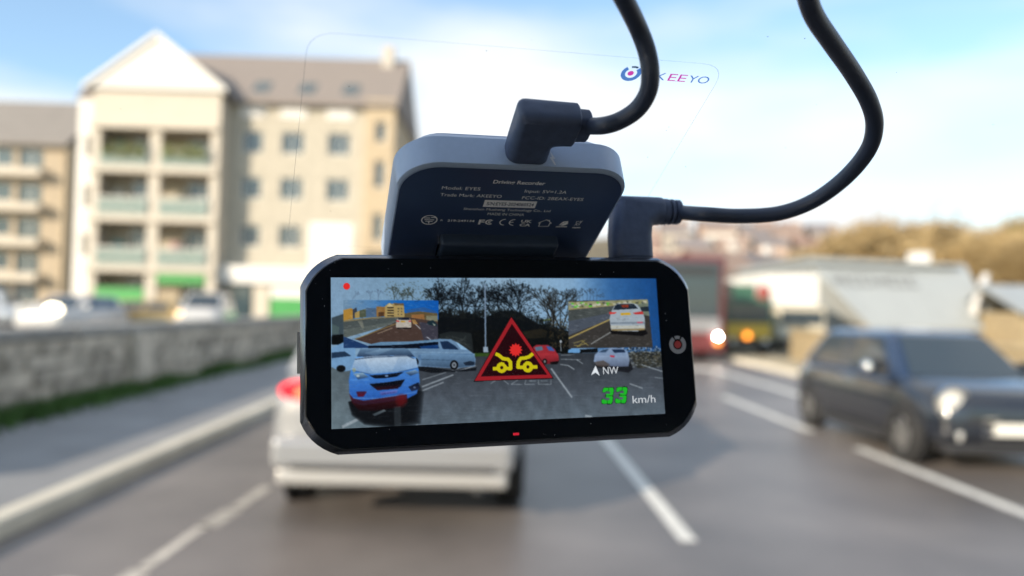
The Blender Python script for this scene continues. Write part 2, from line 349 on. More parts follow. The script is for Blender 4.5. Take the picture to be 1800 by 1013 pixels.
# ------------------------------------------------------------------ vehicles
M_tyre = mat('tyre_rubber', (.02, .02, .02), .8); M_rim = mat('alloy_rim', (.45, .44, .42), .35, metal=.8)
M_cglass = mat('car_glass', (.03, .045, .06), .05, spec=.8); M_blackp = mat('black_plastic', (.03, .03, .032), .6)
M_chrome = mat('chrome', (.75, .75, .75), .12, metal=1.)
M_plate_w = mat('plate_white', (.8, .78, .7), .5); M_plate_y = mat('plate_yellow', (.75, .5, .05), .5)
M_lamp = mat('lamp_glass', (.6, .6, .58), .1, spec=.7); M_redl = mat('tail_lamp', (.35, .02, .02), .15)
def wheel(parent, x, y, r, wd, side):
    t = MB().lathe([(r * .62, -wd / 2), (r * .93, -wd / 2), (r, -wd * .36), (r, wd * .36), (r * .93, wd / 2), (r * .62, wd / 2), (r * .62, -wd / 2)], (0, 0, 0), 'x', 26)
    o = put('wheel', None, parent, (x, y, r)); t.build('tyre', M_tyre, o)
    rm = MB().lathe([(0.001, side * wd * .22), (r * .2, side * wd * .34), (r * .64, side * wd * .30), (r * .66, side * wd * .46)], (0, 0, 0), 'x', 26)
    for k in range(5):
        a = 2 * math.pi * k / 5; ca, sa = math.cos(a), math.sin(a)
        rm.add([(side * wd * .40, ca * q - sa * e, sa * q + ca * e) for q, e in ((r * .12, -.035), (r * .62, -.05), (r * .62, .05), (r * .12, .035))], [(0, 1, 2, 3)])
    rm.build('rim', M_rim, o)
def panel(name, m, parent, c4, mu=(.08, .08), mv=(.12, .12), off=.008):
    bl, br, tr, tl = [Vector(p) for p in c4]
    P = lambda u, v: (bl * (1 - u) + br * u) * (1 - v) + (tl * (1 - u) + tr * u) * v
    q = [P(mu[0], mv[0]), P(1 - mu[1], mv[0]), P(1 - mu[1], 1 - mv[1]), P(mu[0], 1 - mv[1])]
    n = (q[1] - q[0]).cross(q[3] - q[0]).normalized()
    return MB().add([p + n * off for p in q] + [p - n * .03 for p in q], [(0, 1, 2, 3), (0, 4, 5, 1), (1, 5, 6, 2), (2, 6, 7, 3), (3, 7, 4, 0)]).build(name, m, parent)
def car(name, loc, rz, label, cat, paint, Lg=4.3, Wd=1.8, Ht=1.5, belt=.95, zb=.2, gh=(-1.75, 1.15, -1.45, .45), nose=.78, tail=.95, wr=.33, wbase=2.6, group=None, roofm=None, detail=True, rnd=.07, wtop=.72):
    o = empty(name, loc, rz, label, cat, group); h = Wd / 2; f = Lg / 2
    st = [(-f, zb + .18, tail * .70, tail * .86, .84), (-f + .10, zb + .06, tail * .74, tail * .97, .95), (-f + .5, zb, tail * .8, belt + .01, 1.0), (-.6, zb, belt * .82, belt + .01, 1.0), (.5, zb, belt * .82, belt, 1.0),
          (gh[1] + .05, zb, belt * .80, belt - .02, 1.0), (f - .55, zb, nose * .86, nose + .09, .98), (f - .16, zb + .02, nose * .76, nose + .01, .92), (f, zb + .12, nose * .62, nose * .84, .78)]
    ring = []; V = []
    for (y, z0, zs, zt, k) in st:
        hw = h * k
        half = [(hw * .80, z0), (hw * .96, z0 + .07), (hw, z0 + .45 * (zs - z0)), (hw * .985, zs), (hw * .90, zt), (hw * .45, zt + .025)]
        V += [(x, y, z) for x, z in half] + [(-x, y, z) for x, z in half[::-1]]
    n = 12; F = [(i * n + j, i * n + (j + 1) % n, (i + 1) * n + (j + 1) % n, (i + 1) * n + j) for i in range(len(st) - 1) for j in range(n)]
    F += [tuple(range(n - 1, -1, -1)), tuple(range((len(st) - 1) * n, len(st) * n))]
    b = MB().add(V, F, True).build('body', paint, o); s = b.modifiers.new('s', 'SUBSURF'); s.levels = s.render_levels = 2
    y0, y1, y2, y3 = gh; zt = Ht; wb, wt = h * .90, h * wtop
    B = [(-wb, y0, belt - .02), (wb, y0, belt - .02), (wb, y1, belt - .04), (-wb, y1, belt - .04)]; T = [(-wt, y2, zt - .05), (wt, y2, zt - .05), (wt, y3, zt - .02), (-wt, y3, zt - .02)]
    cab = MB().add(B + T + [(0, (y2 + y3) / 2, zt + .02)], [(0, 1, 5, 4), (1, 2, 6, 5), (2, 3, 7, 6), (3, 0, 4, 7), (4, 5, 8), (5, 6, 8), (6, 7, 8), (7, 4, 8)]).build('roof', roofm or paint, o); bevel(cab, rnd, 4)
    panel('rear_window', M_cglass, o, (B[0], B[1], T[1], T[0]), (.1, .1), (.14, .16)); panel('windscreen', M_cglass, o, (B[2], B[3], T[3], T[2]), (.07, .07), (.06, .10))
    for sd, (a, c, d, e) in ((1, (B[1], B[2], T[2], T[1])), (-1, (B[3], B[0], T[0], T[3]))):
        if sd == 1: panel('side_window', M_cglass, o, (a, c, d, e), (.10, .53), (.10, .14)); panel('side_window', M_cglass, o, (a, c, d, e), (.50, .10), (.10, .14))
        else: panel('side_window', M_cglass, o, (a, c, d, e), (.10, .50), (.10, .14)); panel('side_window', M_cglass, o, (a, c, d, e), (.53, .10), (.10, .14))
    for sx in (1, -1):
        for yy in (-wbase / 2, wbase / 2):
            MB().lathe([(0.001, 0), (wr + .07, 0), (wr + .07, .02 * sx)], (sx * (h - .055), yy, wr + .02), 'x', 24).build('wheel_arch', M_blackp, o)
            wheel(o, sx * (h - .10), yy, wr, .21, sx)
        MB().box(sx * h * .93, sx * h * 1.10, gh[1] - .42, gh[1] - .30, belt + .0, belt + .15).build('door_mirror', paint, o)
        MB().box(sx * (h - .05), sx * (h + .008), -wbase / 2 + .42, wbase / 2 - .42, zb - .02, zb + .10).build('sill', M_blackp, o)
        if detail: MB().box(sx * h * .96, sx * (h + .02), -.25, -.05, belt - .14, belt - .10).build('door_handle', M_chrome, o)
    return o
def lens(name, m, parent, c, rx, ry, rz_):
    V = []; F = []; nu, nv = 16, 8
    for j in range(nv + 1):
        for i in range(nu):
            a = 2 * math.pi * i / nu; p = math.pi * j / nv; V.append((c[0] + rx * math.sin(p) * math.cos(a), c[1] + ry * math.cos(p), c[2] + rz_ * math.sin(p) * math.sin(a)))
    for j in range(nv):
        for i in range(nu): F.append((j * nu + i, j * nu + (i + 1) % nu, (j + 1) * nu + (i + 1) % nu, (j + 1) * nu + i))
    return MB().add(V, F, True).build(name, m, parent)

M_wpaint = mat('white_car_paint', (.56, .55, .54), .25, coat=.6, metal=.1)
M_spaint = mat('silver_white_paint', (.30, .305, .31), .28, coat=.6, metal=.25)
suv = car('suv_car', (-.70, 7.60, 0), 0, 'silver white SUV seen from behind, brake light lit, straight ahead', 'car', M_spaint, Lg=4.5, Wd=1.86, Ht=1.60, belt=1.06, zb=.30, gh=(-2.0, 1.15, -1.65, .35), nose=.95, tail=1.10, wr=.345, wbase=2.68, rnd=.1)
M_brake = mat('lit_brake_lamp', (.16, .002, .004), .5, emit=(1.0, .002, .01), es=1.8, spec=.2); M_brakec = mat('brake_lamp_core', (.6, .1, .05), .2, emit=(1., .16, .06), es=1.6)
for sx in (1, -1):
    bl_ = lens('tail_light', M_brake, suv, (sx * .66, -2.19, .93), .15, .07, .07); lens('lamp_core', M_brakec, bl_, (sx * .64, -2.24, .925), .05, .03, .035)
    lens('bumper_reflector', M_redl, suv, (sx * .68, -2.245, .50), .11, .03, .03)
bx('rear_bumper', M_spaint, suv, -.84, .84, -2.29, -2.0, .40, .62, bev=.05)
bx('lower_valance', mat('silver_trim', (.45, .44, .42), .35, metal=.4), suv, -.80, .80, -2.262, -1.95, .285, .398, bev=.03); bx('bumper_strip', M_blackp, suv, -.70, .70, -2.30, -2.1, .405, .44, bev=.01)
bx('number_plate', M_plate_y, suv, -.26, .26, -2.262, -2.2, .80, .91)
bx('roof_spoiler', M_spaint, suv, -.58, .58, -1.85, -1.55, 1.53, 1.575, bev=.015)
lens('exhaust_pipe', M_blackp, suv, (.60, -2.2, .27), .05, .08, .035)

M_blue = mat('dark_blue_paint', (.014, .017, .024), .16, coat=1.0, spec=.5); M_blueroof = mat('blue_roof_sky_tint', (.010, .026, .065), .2, coat=1., spec=.5)  # dark blue roof, with sky reflection put into its bluer colour
mini = car('hatchback_car', (5.24, 9.5, 0), math.pi, 'dark blue hatchback with round headlight in the oncoming lane', 'car', M_blue, Lg=3.82, Wd=1.72, Ht=1.41, belt=.92, zb=.20, gh=(-1.70, 1.10, -1.35, .46), nose=.80, tail=.92, wr=.315, wbase=2.49, roofm=M_blueroof, rnd=.14, wtop=.66)
M_head = mat('lit_headlamp', (.42, .41, .38), .1, emit=(1., .90, .70), es=.15)
for sx in (1, -1):
    hl = lens('headlight', M_head, mini, (sx * .60, 1.74, .68), .15, .10, .15); MB().lathe([(.145, 0), (.175, .0), (.175, .05), (.145, .05)], (sx * .60, 1.74, .68), 'y', 24).build('headlight_ring', M_chrome, hl)
    lens('fog_light', M_lamp, mini, (sx * .56, 1.81, .40), .09, .06, .09); lens('indicator', M_lamp, mini, (sx * .40, 1.83, .60), .05, .05, .05)
    lens('mirror_cap', M_chrome, mini, (sx * .93, .68, .98), .09, .08, .075)
gr = MB().prism([(-.36, .62), (.36, .62), (.42, .5), (.34, .32), (-.34, .32), (-.42, .5)], 'y', 1.80, 1.88).build('grille', M_blackp, mini)
for zz in (.40, .47, .54): MB().box(-.36, .36, 1.882, 1.895, zz, zz + .018).build('grille_bar', M_chrome, gr)
bx('number_plate', M_plate_w, mini, -.26, .26, 1.905, 1.925, .40, .51)
bx('front_bumper', M_blackp, mini, -.70, .70, 1.60, 1.86, .19, .29, bev=.03)
bx('bonnet_trim', M_chrome, mini, -.40, .40, 1.84, 1.875, .635, .66, bev=.008)

# cars in the car park behind the stone wall
M_silver = mat('silver_paint', (.48, .50, .52), .3, metal=.4, coat=.4); M_tanp = mat('gold_paint', (.42, .30, .13), .35, metal=.3)
G = 'cars parked behind the stone wall'
car('parked_car', (-20.2, 29.5, 0), R(100), 'silver car at the left edge, above the stone wall', 'car', M_silver, Ht=1.75, belt=1.2, zb=.4, nose=1.1, tail=1.15, group=G, detail=False)
c2 = car('parked_car', (-15.0, 27.6, 0), R(176), 'white car with a glaring headlight above the stone wall', 'car', M_wpaint, Ht=1.6, belt=1.15, zb=.4, nose=1.1, tail=1.1, group=G, detail=False)
lens('headlight', mat('glaring_lamp', (.8, .8, .7), .1, emit=(1., .85, .55), es=5), c2, (-.55, 2.06, 1.10), .30, .12, .16); lens('headlight', M_lamp, c2, (.55, 2.06, 1.10), .22, .1, .12)
car('parked_car', (-14.3, 31, 0), R(95), 'gold saloon car low behind the stone wall', 'car', M_tanp, Ht=1.45, belt=1.05, zb=.35, nose=.95, tail=1.0, group=G, detail=False)
c3 = car('parked_car', (-12.0, 32, 0), R(190), 'pale car with one lit lamp before the apartment shops', 'car', M_wpaint, Ht=1.85, belt=1.25, zb=.4, nose=1.15, tail=1.15, group=G, detail=False)
lens('headlight', mat('warm_lamp', (.8, .6, .4), .1, emit=(1., .6, .25), es=1.2), c3, (.62, 2.05, .98), .13, .1, .12)

# red single-deck bus coming the other way
M_busred = mat('bus_red', (.12, .026, .028), .35, coat=.3)
bus = empty('bus', (5.98, 24.2, 0), label='red bus with dark windscreen coming up behind the dashcam edge', cat='bus')
bx('body', M_busred, bus, -1.25, 1.25, 0, 10.5, .32, 3.35, bev=.12)
MB().box(-1.14, 1.02, -.03, .10, 1.30, 3.14).build('windscreen', M_cglass, bus); bx('destination_panel', M_blackp, bus, -.9, .9, -.05, .02, 2.72, 2.98)
bx('front_panel', mat('bus_grey', (.22, .22, .23), .5), bus, -1.05, 1.05, -.04, .05, .92, 1.38)
bx('bumper', M_busred, bus, -1.2, 1.2, -.12, .08, .30, .58, bev=.04)
M_bl = mat('bus_headlamp', (.9, .9, .85), .1, emit=(1., .97, .85), es=90)
for sx in (1, -1):
    lens('headlight', M_bl, bus, (sx * .98, -.10, .80), .045, .04, .045); lens('indicator', mat('amber_lamp', (.7, .25, .02), .2, emit=(1., .35, .03), es=2.5), bus, (sx * .98, -.08, .59), .09, .05, .05)
    for yy in (2.4, 8.2): wheel(bus, sx * 1.12, yy, .48, .28, sx)
    for k in range(6): MB().box(sx * 1.24, sx * 1.262, .7 + 1.6 * k, 2.1 + 1.6 * k, 1.5, 2.8).build('side_window', M_cglass, bus)
    bx('mirror', M_blackp, bus, sx * 1.28 - .1, sx * 1.28 + .1, -.3, -.15, 1.9, 2.5, bev=.03)

# green and yellow lorry beside it, white box van behind
M_lgreen = mat('lorry_green', (.05, .13, .085), .5); M_lyel = mat('lorry_yellow', (.55, .38, .05), .5)
lo = empty('lorry', (9.35, 28.5, 0), label='dark green lorry with yellow front and amber lamp beside the bus', cat='lorry')
bx('cab', M_lgreen, lo, -.9, .9, 0, 1.9, .5, 2.2, bev=.08); bx('load_body', M_lgreen, lo, -.95, .95, 2.0, 6.5, .7, 2.7, bev=.04)
MB().box(-.78, .78, -.02, .06, 1.25, 1.95).build('windscreen', M_cglass, lo); bx('front_panel', M_lyel, lo, -.82, .82, -.05, .05, .62, 1.18)
bx('bumper', M_blackp, lo, -.95, .95, -.1, .2, .32, .6, bev=.03)
M_amb = mat('amber_beacon', (.7, .25, .02), .2, emit=(1., .30, .03), es=3)
lens('indicator', M_amb, lo, (-.05, -.10, .72), .10, .05, .10); lens('headlight', M_lamp, lo, (.62, -.1, .52), .12, .05, .1); lens('headlight', M_lamp, lo, (-.62, -.1, .52), .12, .05, .1)
lens('mirror', mat('red_disc', (.32, .08, .07), .5), lo, (.55, -.02, 2.35), .28, .04, .28)
for sx in (1, -1):
    for yy in (.8, 5.2): wheel(lo, sx * .82, yy, .42, .26, sx)
va = empty('box_van', (12.4, 32, 0), label='white box van with overhanging body near the white warehouse', cat='van')
bx('load_body', M_white, va, -1.15, 1.15, .2, 5, 1.95, 3.25, bev=.05); bx('cab', mat('van_cream', (.6, .54, .42), .5), va, -1.0, 1.0, -.9, 1.4, .4, 1.9, bev=.1)
bx('lower_body', M_white, va, -1.1, 1.1, 1.45, 5, .6, 1.94); MB().box(-.85, .85, -.93, -.6, 1.15, 1.72).build('windscreen', M_cglass, va)
bx('bumper', M_blackp, va, -.95, .95, -1.0, -.7, .35, .6, bev=.03)
for sx in (1, -1):
    lens('headlight', M_lamp, va, (sx * .78, -.93, .85), .14, .08, .12)
    for yy in (-.1, 3.8): wheel(va, sx * .9, yy, .36, .24, sx)

# ------------------------------------------------------------------ white warehouse, canopy and houses on the right
M_whouse = mat('warehouse_cladding', (.34, .36, .36), .6, var=.06, scale=.8, stretch=(6, 1, 1)); M_wroof = mat('warehouse_roof', (.31, .335, .345), .5, var=.06, scale=1)
wh = empty('warehouse', (0, 0, 0), label='pale grey warehouse with dark lettering and bright sloping bargeboard', cat='building')
MB().box(17.0, 22.3, 35.2, 37.3, 0, 1.15).build('wall', M_tanstone, wh)
SL = (4.25 - 1.15) / 2.6                                            # roof pitch towards the road
rfz = lambda y: 1.15 + (y - 34.7) * SL
MB().add([(17.0, 34.7, 1.15), (22.9, 34.7, 1.15), (22.9, 37.3, 4.25), (15.1, 37.3, 4.25), (17.0, 34.7, 1.03), (22.9, 34.7, 1.03), (22.9, 37.3, 4.1), (15.1, 37.3, 4.1)], [(0, 1, 2, 3), (7, 6, 5, 4), (0, 4, 5, 1), (1, 5, 6, 2), (2, 6, 7, 3), (3, 7, 4, 0)]).build('front_roof', M_wroof, wh)
for k_ in range(12):
    x_ = 17.2 + k_ * .48; MB().add([(x_, 34.72, rfz(34.72) + .004), (x_ + .05, 34.72, rfz(34.72) + .004), (x_ + .05, 36.3, rfz(36.3) + .004), (x_, 36.3, rfz(36.3) + .004), (x_ + .025, 34.72, rfz(34.72) + .05), (x_ + .025, 36.3, rfz(36.3) + .05)], [(0, 4, 5, 3), (4, 1, 2, 5), (0, 1, 4), (3, 5, 2)]).build('roof_rib', M_wroof, wh)
MB().box(15.2, 22, 37.31, 48, 0, 4.0).build('wall_core', M_whouse, wh)
MB().prism([(15.0, 4.06), (22.3, 4.06), (22.3, 4.2), (15.0, 4.35)], 'y', 36.7, 48).build('roof', M_wroof, wh)
MB().add([(21.3, 34.2, 1.75), (21.6, 34.2, 1.75), (23.4, 36.2, 3.25), (23.1, 36.2, 3.25), (21.3, 34.2, 2.2), (21.6, 34.2, 2.2), (23.4, 36.2, 3.75), (23.1, 36.2, 3.75)], [(3, 2, 1, 0), (4, 5, 6, 7), (0, 1, 5, 4), (1, 2, 6, 5), (2, 3, 7, 6), (3, 0, 4, 7)]).build('bargeboard', M_white, wh)
bx('roof_vent', M_white, wh, 20.9, 21.6, 38, 38.9, 4.22, 4.85)
lt = MB(); xx = 16.0; YA, YB = -1., 1.
for k, wd in enumerate((.42, .2, .36, .40, .18, .44, .38, .3, .4)):
    z0, z1 = 2.98, 3.55
    if k in (0, 5): lt.box(xx, xx + .1, YA, YB, z0, z1).box(xx + wd - .1, xx + wd, YA, YB, z0, z1).box(xx + .1, xx + wd - .1, YA, YB, z0 + .22, z0 + .34)
    elif k in (1, 4): lt.box(xx, xx + .13, YA, YB, z0, z1)
    else: lt.box(xx, xx + .1, YA, YB, z0, z1).box(xx + .1, xx + wd, YA, YB, z0, z0 + .12).box(xx + .1, xx + wd, YA, YB, z1 - .12, z1)
    xx += wd + .12
lt.v = [(x_, 34.7 + (z_ - 1.15) / SL - .05 + (.0 if y_ < 0 else .03), z_) for x_, y_, z_ in lt.v]
lt.build('lettering', mat('sign_grey', (.16, .17, .17), .6), wh)
sh = empty('shed', (0, 0, 0), label='low pale grey shed roof behind the hatchback at the right edge', cat='building')
MB().box(22.2, 34, 32.2, 36, 0, 1.9).build('wall', M_tanstone, sh)
MB().prism([(31.8, 1.85), (34.5, 3.0), (36.4, 1.85), (36.4, 2.0), (34.5, 3.15), (31.8, 2.0)], 'x', 21.9, 34.4).build('roof', M_wroof, sh)

M_terr = [mat('house_wall_%d' % i, c, .9, var=.1, scale=1) for i, c in enumerate(((.50, .38, .31), (.54, .47, .39), (.62, .59, .54), (.44, .32, .26)))]
M_tr = [mat('house_roof_%d' % i, c, .9, var=.15, scale=1) for i, c in enumerate(((.27, .18, .15), (.21, .19, .19), (.30, .22, .18)))]
def house(x, y, wd, dp, ht, rz, wm, rm, label, group):
    o = empty('house', (x, y, hill_z(x, y) if y > 118 else 0), rz, label, 'house', group)
    h = wd / 2; MB().box(-h, h, 0, dp, -1.5, ht).build('wall', wm, o)
    rf_ = MB().prism([(-.3, ht - .1), (dp / 2, ht + 2.2), (dp + .3, ht - .1), (dp + .3, ht + .1), (dp / 2, ht + 2.45), (-.3, ht + .1)], 'x', -h - .2, h + .2).build('roof', rm, o)
    MB().box(h - .9, h - .2, dp / 2 - .35, dp / 2 + .35, ht + 1.8, ht + 3.2).build('chimney', wm, rf_)
    for zz in (.9, 3.5):
        for xx in (-h * .55, h * .45):
            w_ = MB().box(xx - .55, xx + .55, -.06, .05, zz, zz + 1.3).build('window', M_frame, o); MB().box(xx - .47, xx + .47, -.075, -.062, zz + .08, zz + 1.22).build('pane', M_glass, w_)
    MB().box(-.45, .45, -.07, .04, -.3, 1.8).build('door', M_dark, o)
    return o
GH = 'terraced houses on the far hillside'
wn = ('brick red', 'tan', 'whitewashed', 'dark brick'); rn = ('red', 'grey', 'terracotta')
k = 0
for row, (yy, x0, x1) in enumerate(((135, 24, 57), (165, 29, 68), (200, 34, 82), (240, 42, 98))):
    xx = x0; i = 0
    while xx < x1:
        wd = random.uniform(6, 9); a = random.randrange(4); b = random.randrange(3)
        house(xx + wd / 2, yy + random.uniform(-3, 3), wd, 8, random.uniform(5.4, 6.4), random.uniform(-.25, .15), M_terr[a], M_tr[b],
              'far %s house with %s roof, %s from the bus in the %s hillside row' % (wn[a], rn[b], ('first', 'second', 'third', 'fourth', 'fifth', 'sixth', 'seventh', 'eighth', 'ninth', 'tenth')[min(i, 9)], ('lowest', 'second', 'third', 'top')[row]), GH)
        xx += wd + random.uniform(.5, 4); i += 1
house(29.5, 82, 7, 7, 6.0, .5, M_white, M_tr[1], 'white gabled house between the box van and the bare trees', None)
house(21.5, 70, 6, 6, 5.2, .4, M_terr[2], M_tr[2], 'pale house above the green lorry, below the hillside rows', None)

# ------------------------------------------------------------------ winter trees
M_bark = mat('bark', (.16, .115, .07), .95, var=.3, scale=5); M_twig = mat('winter_twigs', (.36, .265, .13), .95, var=.45, scale=.35); M_ever = mat('evergreen', (.045, .095, .03), .9, var=.4, scale=.8)
def tree_meshes(seed, ht, dense):
    r = random.Random(seed); tr = MB(); cr = MB(); tips = []
    def limb(p, d, ln, rad, lv):
        q = p + d * ln; mid = p + d * ln * .5 + Vector((r.gauss(0, .06), r.gauss(0, .06), 0)) * ln
        tr.tube([p, mid, q], [rad, rad * .8, rad * .6], 5, False)
        if lv == 0: tips.append((q, d)); return
        for _ in range(3 if lv > 1 else 4):
            nd = (d + Vector((r.gauss(0, .5), r.gauss(0, .5), r.gauss(.12, .28)))).normalized(); limb(q - d * ln * r.uniform(0, .3), nd, ln * r.uniform(.6, .8), rad * .58, lv - 1)
    limb(Vector((0, 0, -.2)), Vector((0, 0, 1)), ht * .26, ht * .022, 3)
    for (q, d) in tips:
        for _ in range(dense):
            s = q + Vector((r.gauss(0, .10), r.gauss(0, .10), r.gauss(0, .10))) * ht * .55; e = (d + Vector((r.gauss(0, .6), r.gauss(0, .6), r.gauss(.25, .5)))).normalized() * r.uniform(.5, 1.3)
            t = e.orthogonal().normalized() * .075
            cr.add([s - t, s + t, s + e], [(0, 1, 2)])
    return tr.mesh('trunk', M_bark), cr.mesh('crown', M_twig)
TV = [tree_meshes(s, 16, 240) for s in (3, 5, 8)]
tw = ('broad', 'tall', 'low', 'spreading', 'slender')
TX = [(29.5, 76, .62), (32, 78, .72), (34, 76, .80), (36, 72, .98), (38.5, 73, 1.02), (40, 70, .98), (43.5, 73, .9), (44, 68, .82), (41, 60, .80), (35, 60, .74), (52, 75, 1.1), (54, 72, 1.1), (45, 57, .86), (49, 60, 1.0), (58, 76, 1.12), (43, 50, .82), (39, 47, .74), (48, 52, .95), (36, 51, .68), (54, 62, 1.0), (60, 66, 1.1), (46, 64, .9)]
ORD = ('first', 'second', 'third', 'fourth', 'fifth', 'sixth', 'seventh', 'eighth', 'ninth', 'tenth', 'eleventh', 'twelfth', 'thirteenth', 'fourteenth', 'fifteenth', 'sixteenth', 'seventeenth', 'eighteenth', 'nineteenth', 'twentieth', 'twenty-first', 'twenty-second')
for i, (x, y, s) in enumerate(sorted(TX, key=lambda t: t[0] / t[1])):
    o = empty('bare_tree', (x, y, 0), random.uniform(0, 6.28), '%s bare brown winter tree, %s from the left in the wood behind the warehouse' % ('low' if s < .8 else ('mid sized' if s < 1.1 else 'tall'), ORD[i]), 'tree', 'bare winter trees behind the warehouse')
    o.scale = (s * 1.15, s * 1.15, s * .95); a, b = TV[i % 3]; put('trunk', a, o); put('crown', b, o)
hg = MB()
for i in range(36000):
    x = random.uniform(32, 80); y = 56 + (x - 28) * .3 + random.uniform(0, 12); s = Vector((x, y, abs(random.gauss(0, 1)) * 3.2)); e = Vector((random.gauss(0, .6), random.gauss(0, .6), random.uniform(.2, 1.1))); t = e.orthogonal().normalized() * .13
    hg.add([s - t, s + t, s + e], [(0, 1, 2)])
tag(hg.build('undergrowth', M_twig), 'brown tangled undergrowth filling the wood behind the warehouse', 'undergrowth', kind='stuff')
eg = empty('evergreen_tree', (45.6, 66.5, 0), label='dark green evergreen tree top at the right edge of the wood', cat='tree')
MB().tube([(0, 0, -.2), (0, 0, 11.5)], [.28, .06], 8).build('trunk', M_bark, eg)
ec = MB()
for i in range(9000):
    hz = random.uniform(2, 13.2); rr = (13.6 - hz) * .22 * math.sqrt(random.random()) + .1; a = random.uniform(0, 6.28)
    s = Vector((rr * math.cos(a), rr * math.sin(a), hz)); e = Vector((math.cos(a) * .5, math.sin(a) * .5, random.gauss(-.1, .2))); t = e.orthogonal().normalized() * .09
    ec.add([s - t, s + t, s + e], [(0, 1, 2)])
ec.build('crown', M_ever, eg); eg.scale = (.95, .95, .76)

# ------------------------------------------------------------------ the car the picture is taken from (windscreen, roof, pillars, dashboard)
XC, KAP, YX, YZ = .35, .44, .308, -1.903          # windscreen: tangent at the dashcam, bowed across the car
GP = Vector((-.0004, .1957, 1.5839)) + Vector((-.0002, .0007, .0013))
def gy(x, z): return GP.y + YX * (x - GP.x) - KAP * (x - GP.x) ** 2 + YZ * (z - GP.z)
own = empty('own_car', (XC, -.6, 0), label='dark cabin and clear windscreen of the car the view is taken from', cat='car')
O = Vector((XC, -.6, 0))
M_trim = mat('cabin_trim', (.05, .05, .055), .8, var=.1, scale=30); M_head_l = mat('headliner', (.30, .29, .28), .95); M_own = mat('own_paint', (.16, .17, .18), .3, coat=.5)
V = []; F = []; nu, nv = 14, 10
for s_ in (0, .004):
    for j in range(nv + 1):
        for i in range(nu + 1):
            x = XC - .86 + 1.72 * i / nu; zz = 1.10 + (1.655 - 1.10) * j / nv; V.append(Vector((x, gy(x, zz) + s_ * 1.5, zz + s_)) - O)
K = (nu + 1) * (nv + 1)
for j in range(nv):
    for i in range(nu):
        a = j * (nu + 1) + i; F += [(a, a + 1, a + nu + 2, a + nu + 1), (K + a + nu + 1, K + a + nu + 2, K + a + 1, K + a)]
MB().add(V, F, True).build('windscreen', clear_mat(), own)
# headliner and outer roof follow the top edge of the glass
V = []; F = []
for t in range(9):
    for i in range(nu + 1):
        x = XC - .86 + 1.72 * i / nu; yf = gy(x, 1.655); y = yf + (-2.6 - yf) * t / 8; V.append(Vector((x, y, 1.66 + .03 * math.sin(math.pi * t / 8) - .02 * ((x - XC) / .86) ** 2)) - O)
n_ = len(V); V += [v + Vector((0, 0, .05)) for v in V]
for t in range(8):
    for i in range(nu): a = t * (nu + 1) + i; F += [(a, a + nu + 1, a + nu + 2, a + 1), (n_ + a, n_ + a + 1, n_ + a + nu + 2, n_ + a + nu + 1)]
for i in range(nu): F += [(i, i + 1, n_ + i + 1, n_ + i)]
MB().add(V, F).build('headliner', M_head_l, own)
for sx in (-1, 1):
    x = XC + sx * .88; A = [(x, gy(x, 1.66) + .0, 1.66), (x, gy(x, 1.08), 1.08)]
    MB().tube([Vector(p) - O for p in A], .05, 8).build('windscreen_pillar', M_trim, own)
    MB().tube([Vector((x, -1.0, 1.66)) - O, Vector((x + sx * .05, -1.0, .9)) - O], .06, 8).build('door_pillar', M_trim, own)
    MB().tube([Vector((x, -2.4, 1.66)) - O, Vector((x + sx * .05, -2.7, .9)) - O], .10, 8).build('rear_pillar', M_trim, own)
    bx('door', M_own, own, sx * .90 - .06, sx * .90 + .06, -2.2, 1.6, .30, 1.02, bev=.03)
    MB().box(sx * .90 - .004, sx * .90 + .004, -1.75, .9, 1.02, 1.60).build('door_window', clear_mat(), own)
    bx('seat', M_trim, own, sx * .36 - .24, sx * .36 + .24, -.55, -.38, .55, 1.22, bev=.06)
bx('tailgate', M_own, own, -.86, .86, -2.32, -2.2, .35, 1.1, bev=.03)
bx('floor', M_trim, own, -.83, .83, -2.2, 1.5, .25, .32)
V = [Vector((XC - .85, .34, 1.04)), Vector((XC + .85, .34, 1.04)), Vector((XC + .85, 1.10, 1.10)), Vector((XC - .85, 1.10, 1.10)), Vector((XC - .85, .40, .5)), Vector((XC + .85, .40, .5)), Vector((XC + .85, 1.15, .5)), Vector((XC - .85, 1.15, .5))]
MB().add([v - O for v in V], [(0, 1, 2, 3), (7, 6, 5, 4), (0, 4, 5, 1), (1, 5, 6, 2), (2, 6, 7, 3), (3, 7, 4, 0)]).build('dashboard', M_trim, own)
bx('bonnet', M_own, own, -.84, .84, 1.78, 2.3, .45, .85, bev=.08)

# ------------------------------------------------------------------ the dashcam
mmv = lambda pts: [tuple(c * .001 for c in p) for p in pts]
DEV = Matrix(((0.9705, -0.0627, 0.2326, 0.0021), (0.2389, 0.1241, -0.9631, 0.1921), (0.0315, 0.9903, 0.1354, 1.5397), (0, 0, 0, 1)))
dc = empty('dashcam', label='black dashcam with lit screen hanging from the windscreen', cat='dashcam')
dc.location = DEV.translation; dc.rotation_euler = DEV.to_euler()
M_gloss = mat('black_front_glass', (.003, .006, .011), .06, spec=.4); M_edge = mat('gunmetal_edge', (.17, .18, .21), .24, metal=.9)
M_case = mat('black_case', (.034, .055, .10), .42, var=.1, scale=900, bump=.02)
M_face = mat('mount_face_black', (.032, .058, .135), .36); M_grey = mat('mount_grey_rim', (.33, .43, .60), .42, metal=.1, var=.05, scale=700)  # face and rim: bluish skylight put into the base colours
M_pad = mat('adhesive_pad', (.38, .47, .64), .35); M_print = mat('pale_print', (.93, .93, .94), .6)
M_plug = mat('plug_rubber', (.058, .084, .155), .5, var=.2, scale=500, bump=.03); M_cable = mat('cable_rubber', (.034, .048, .085), .42)  # plug: bluish veiling flare put into the rubber's colour
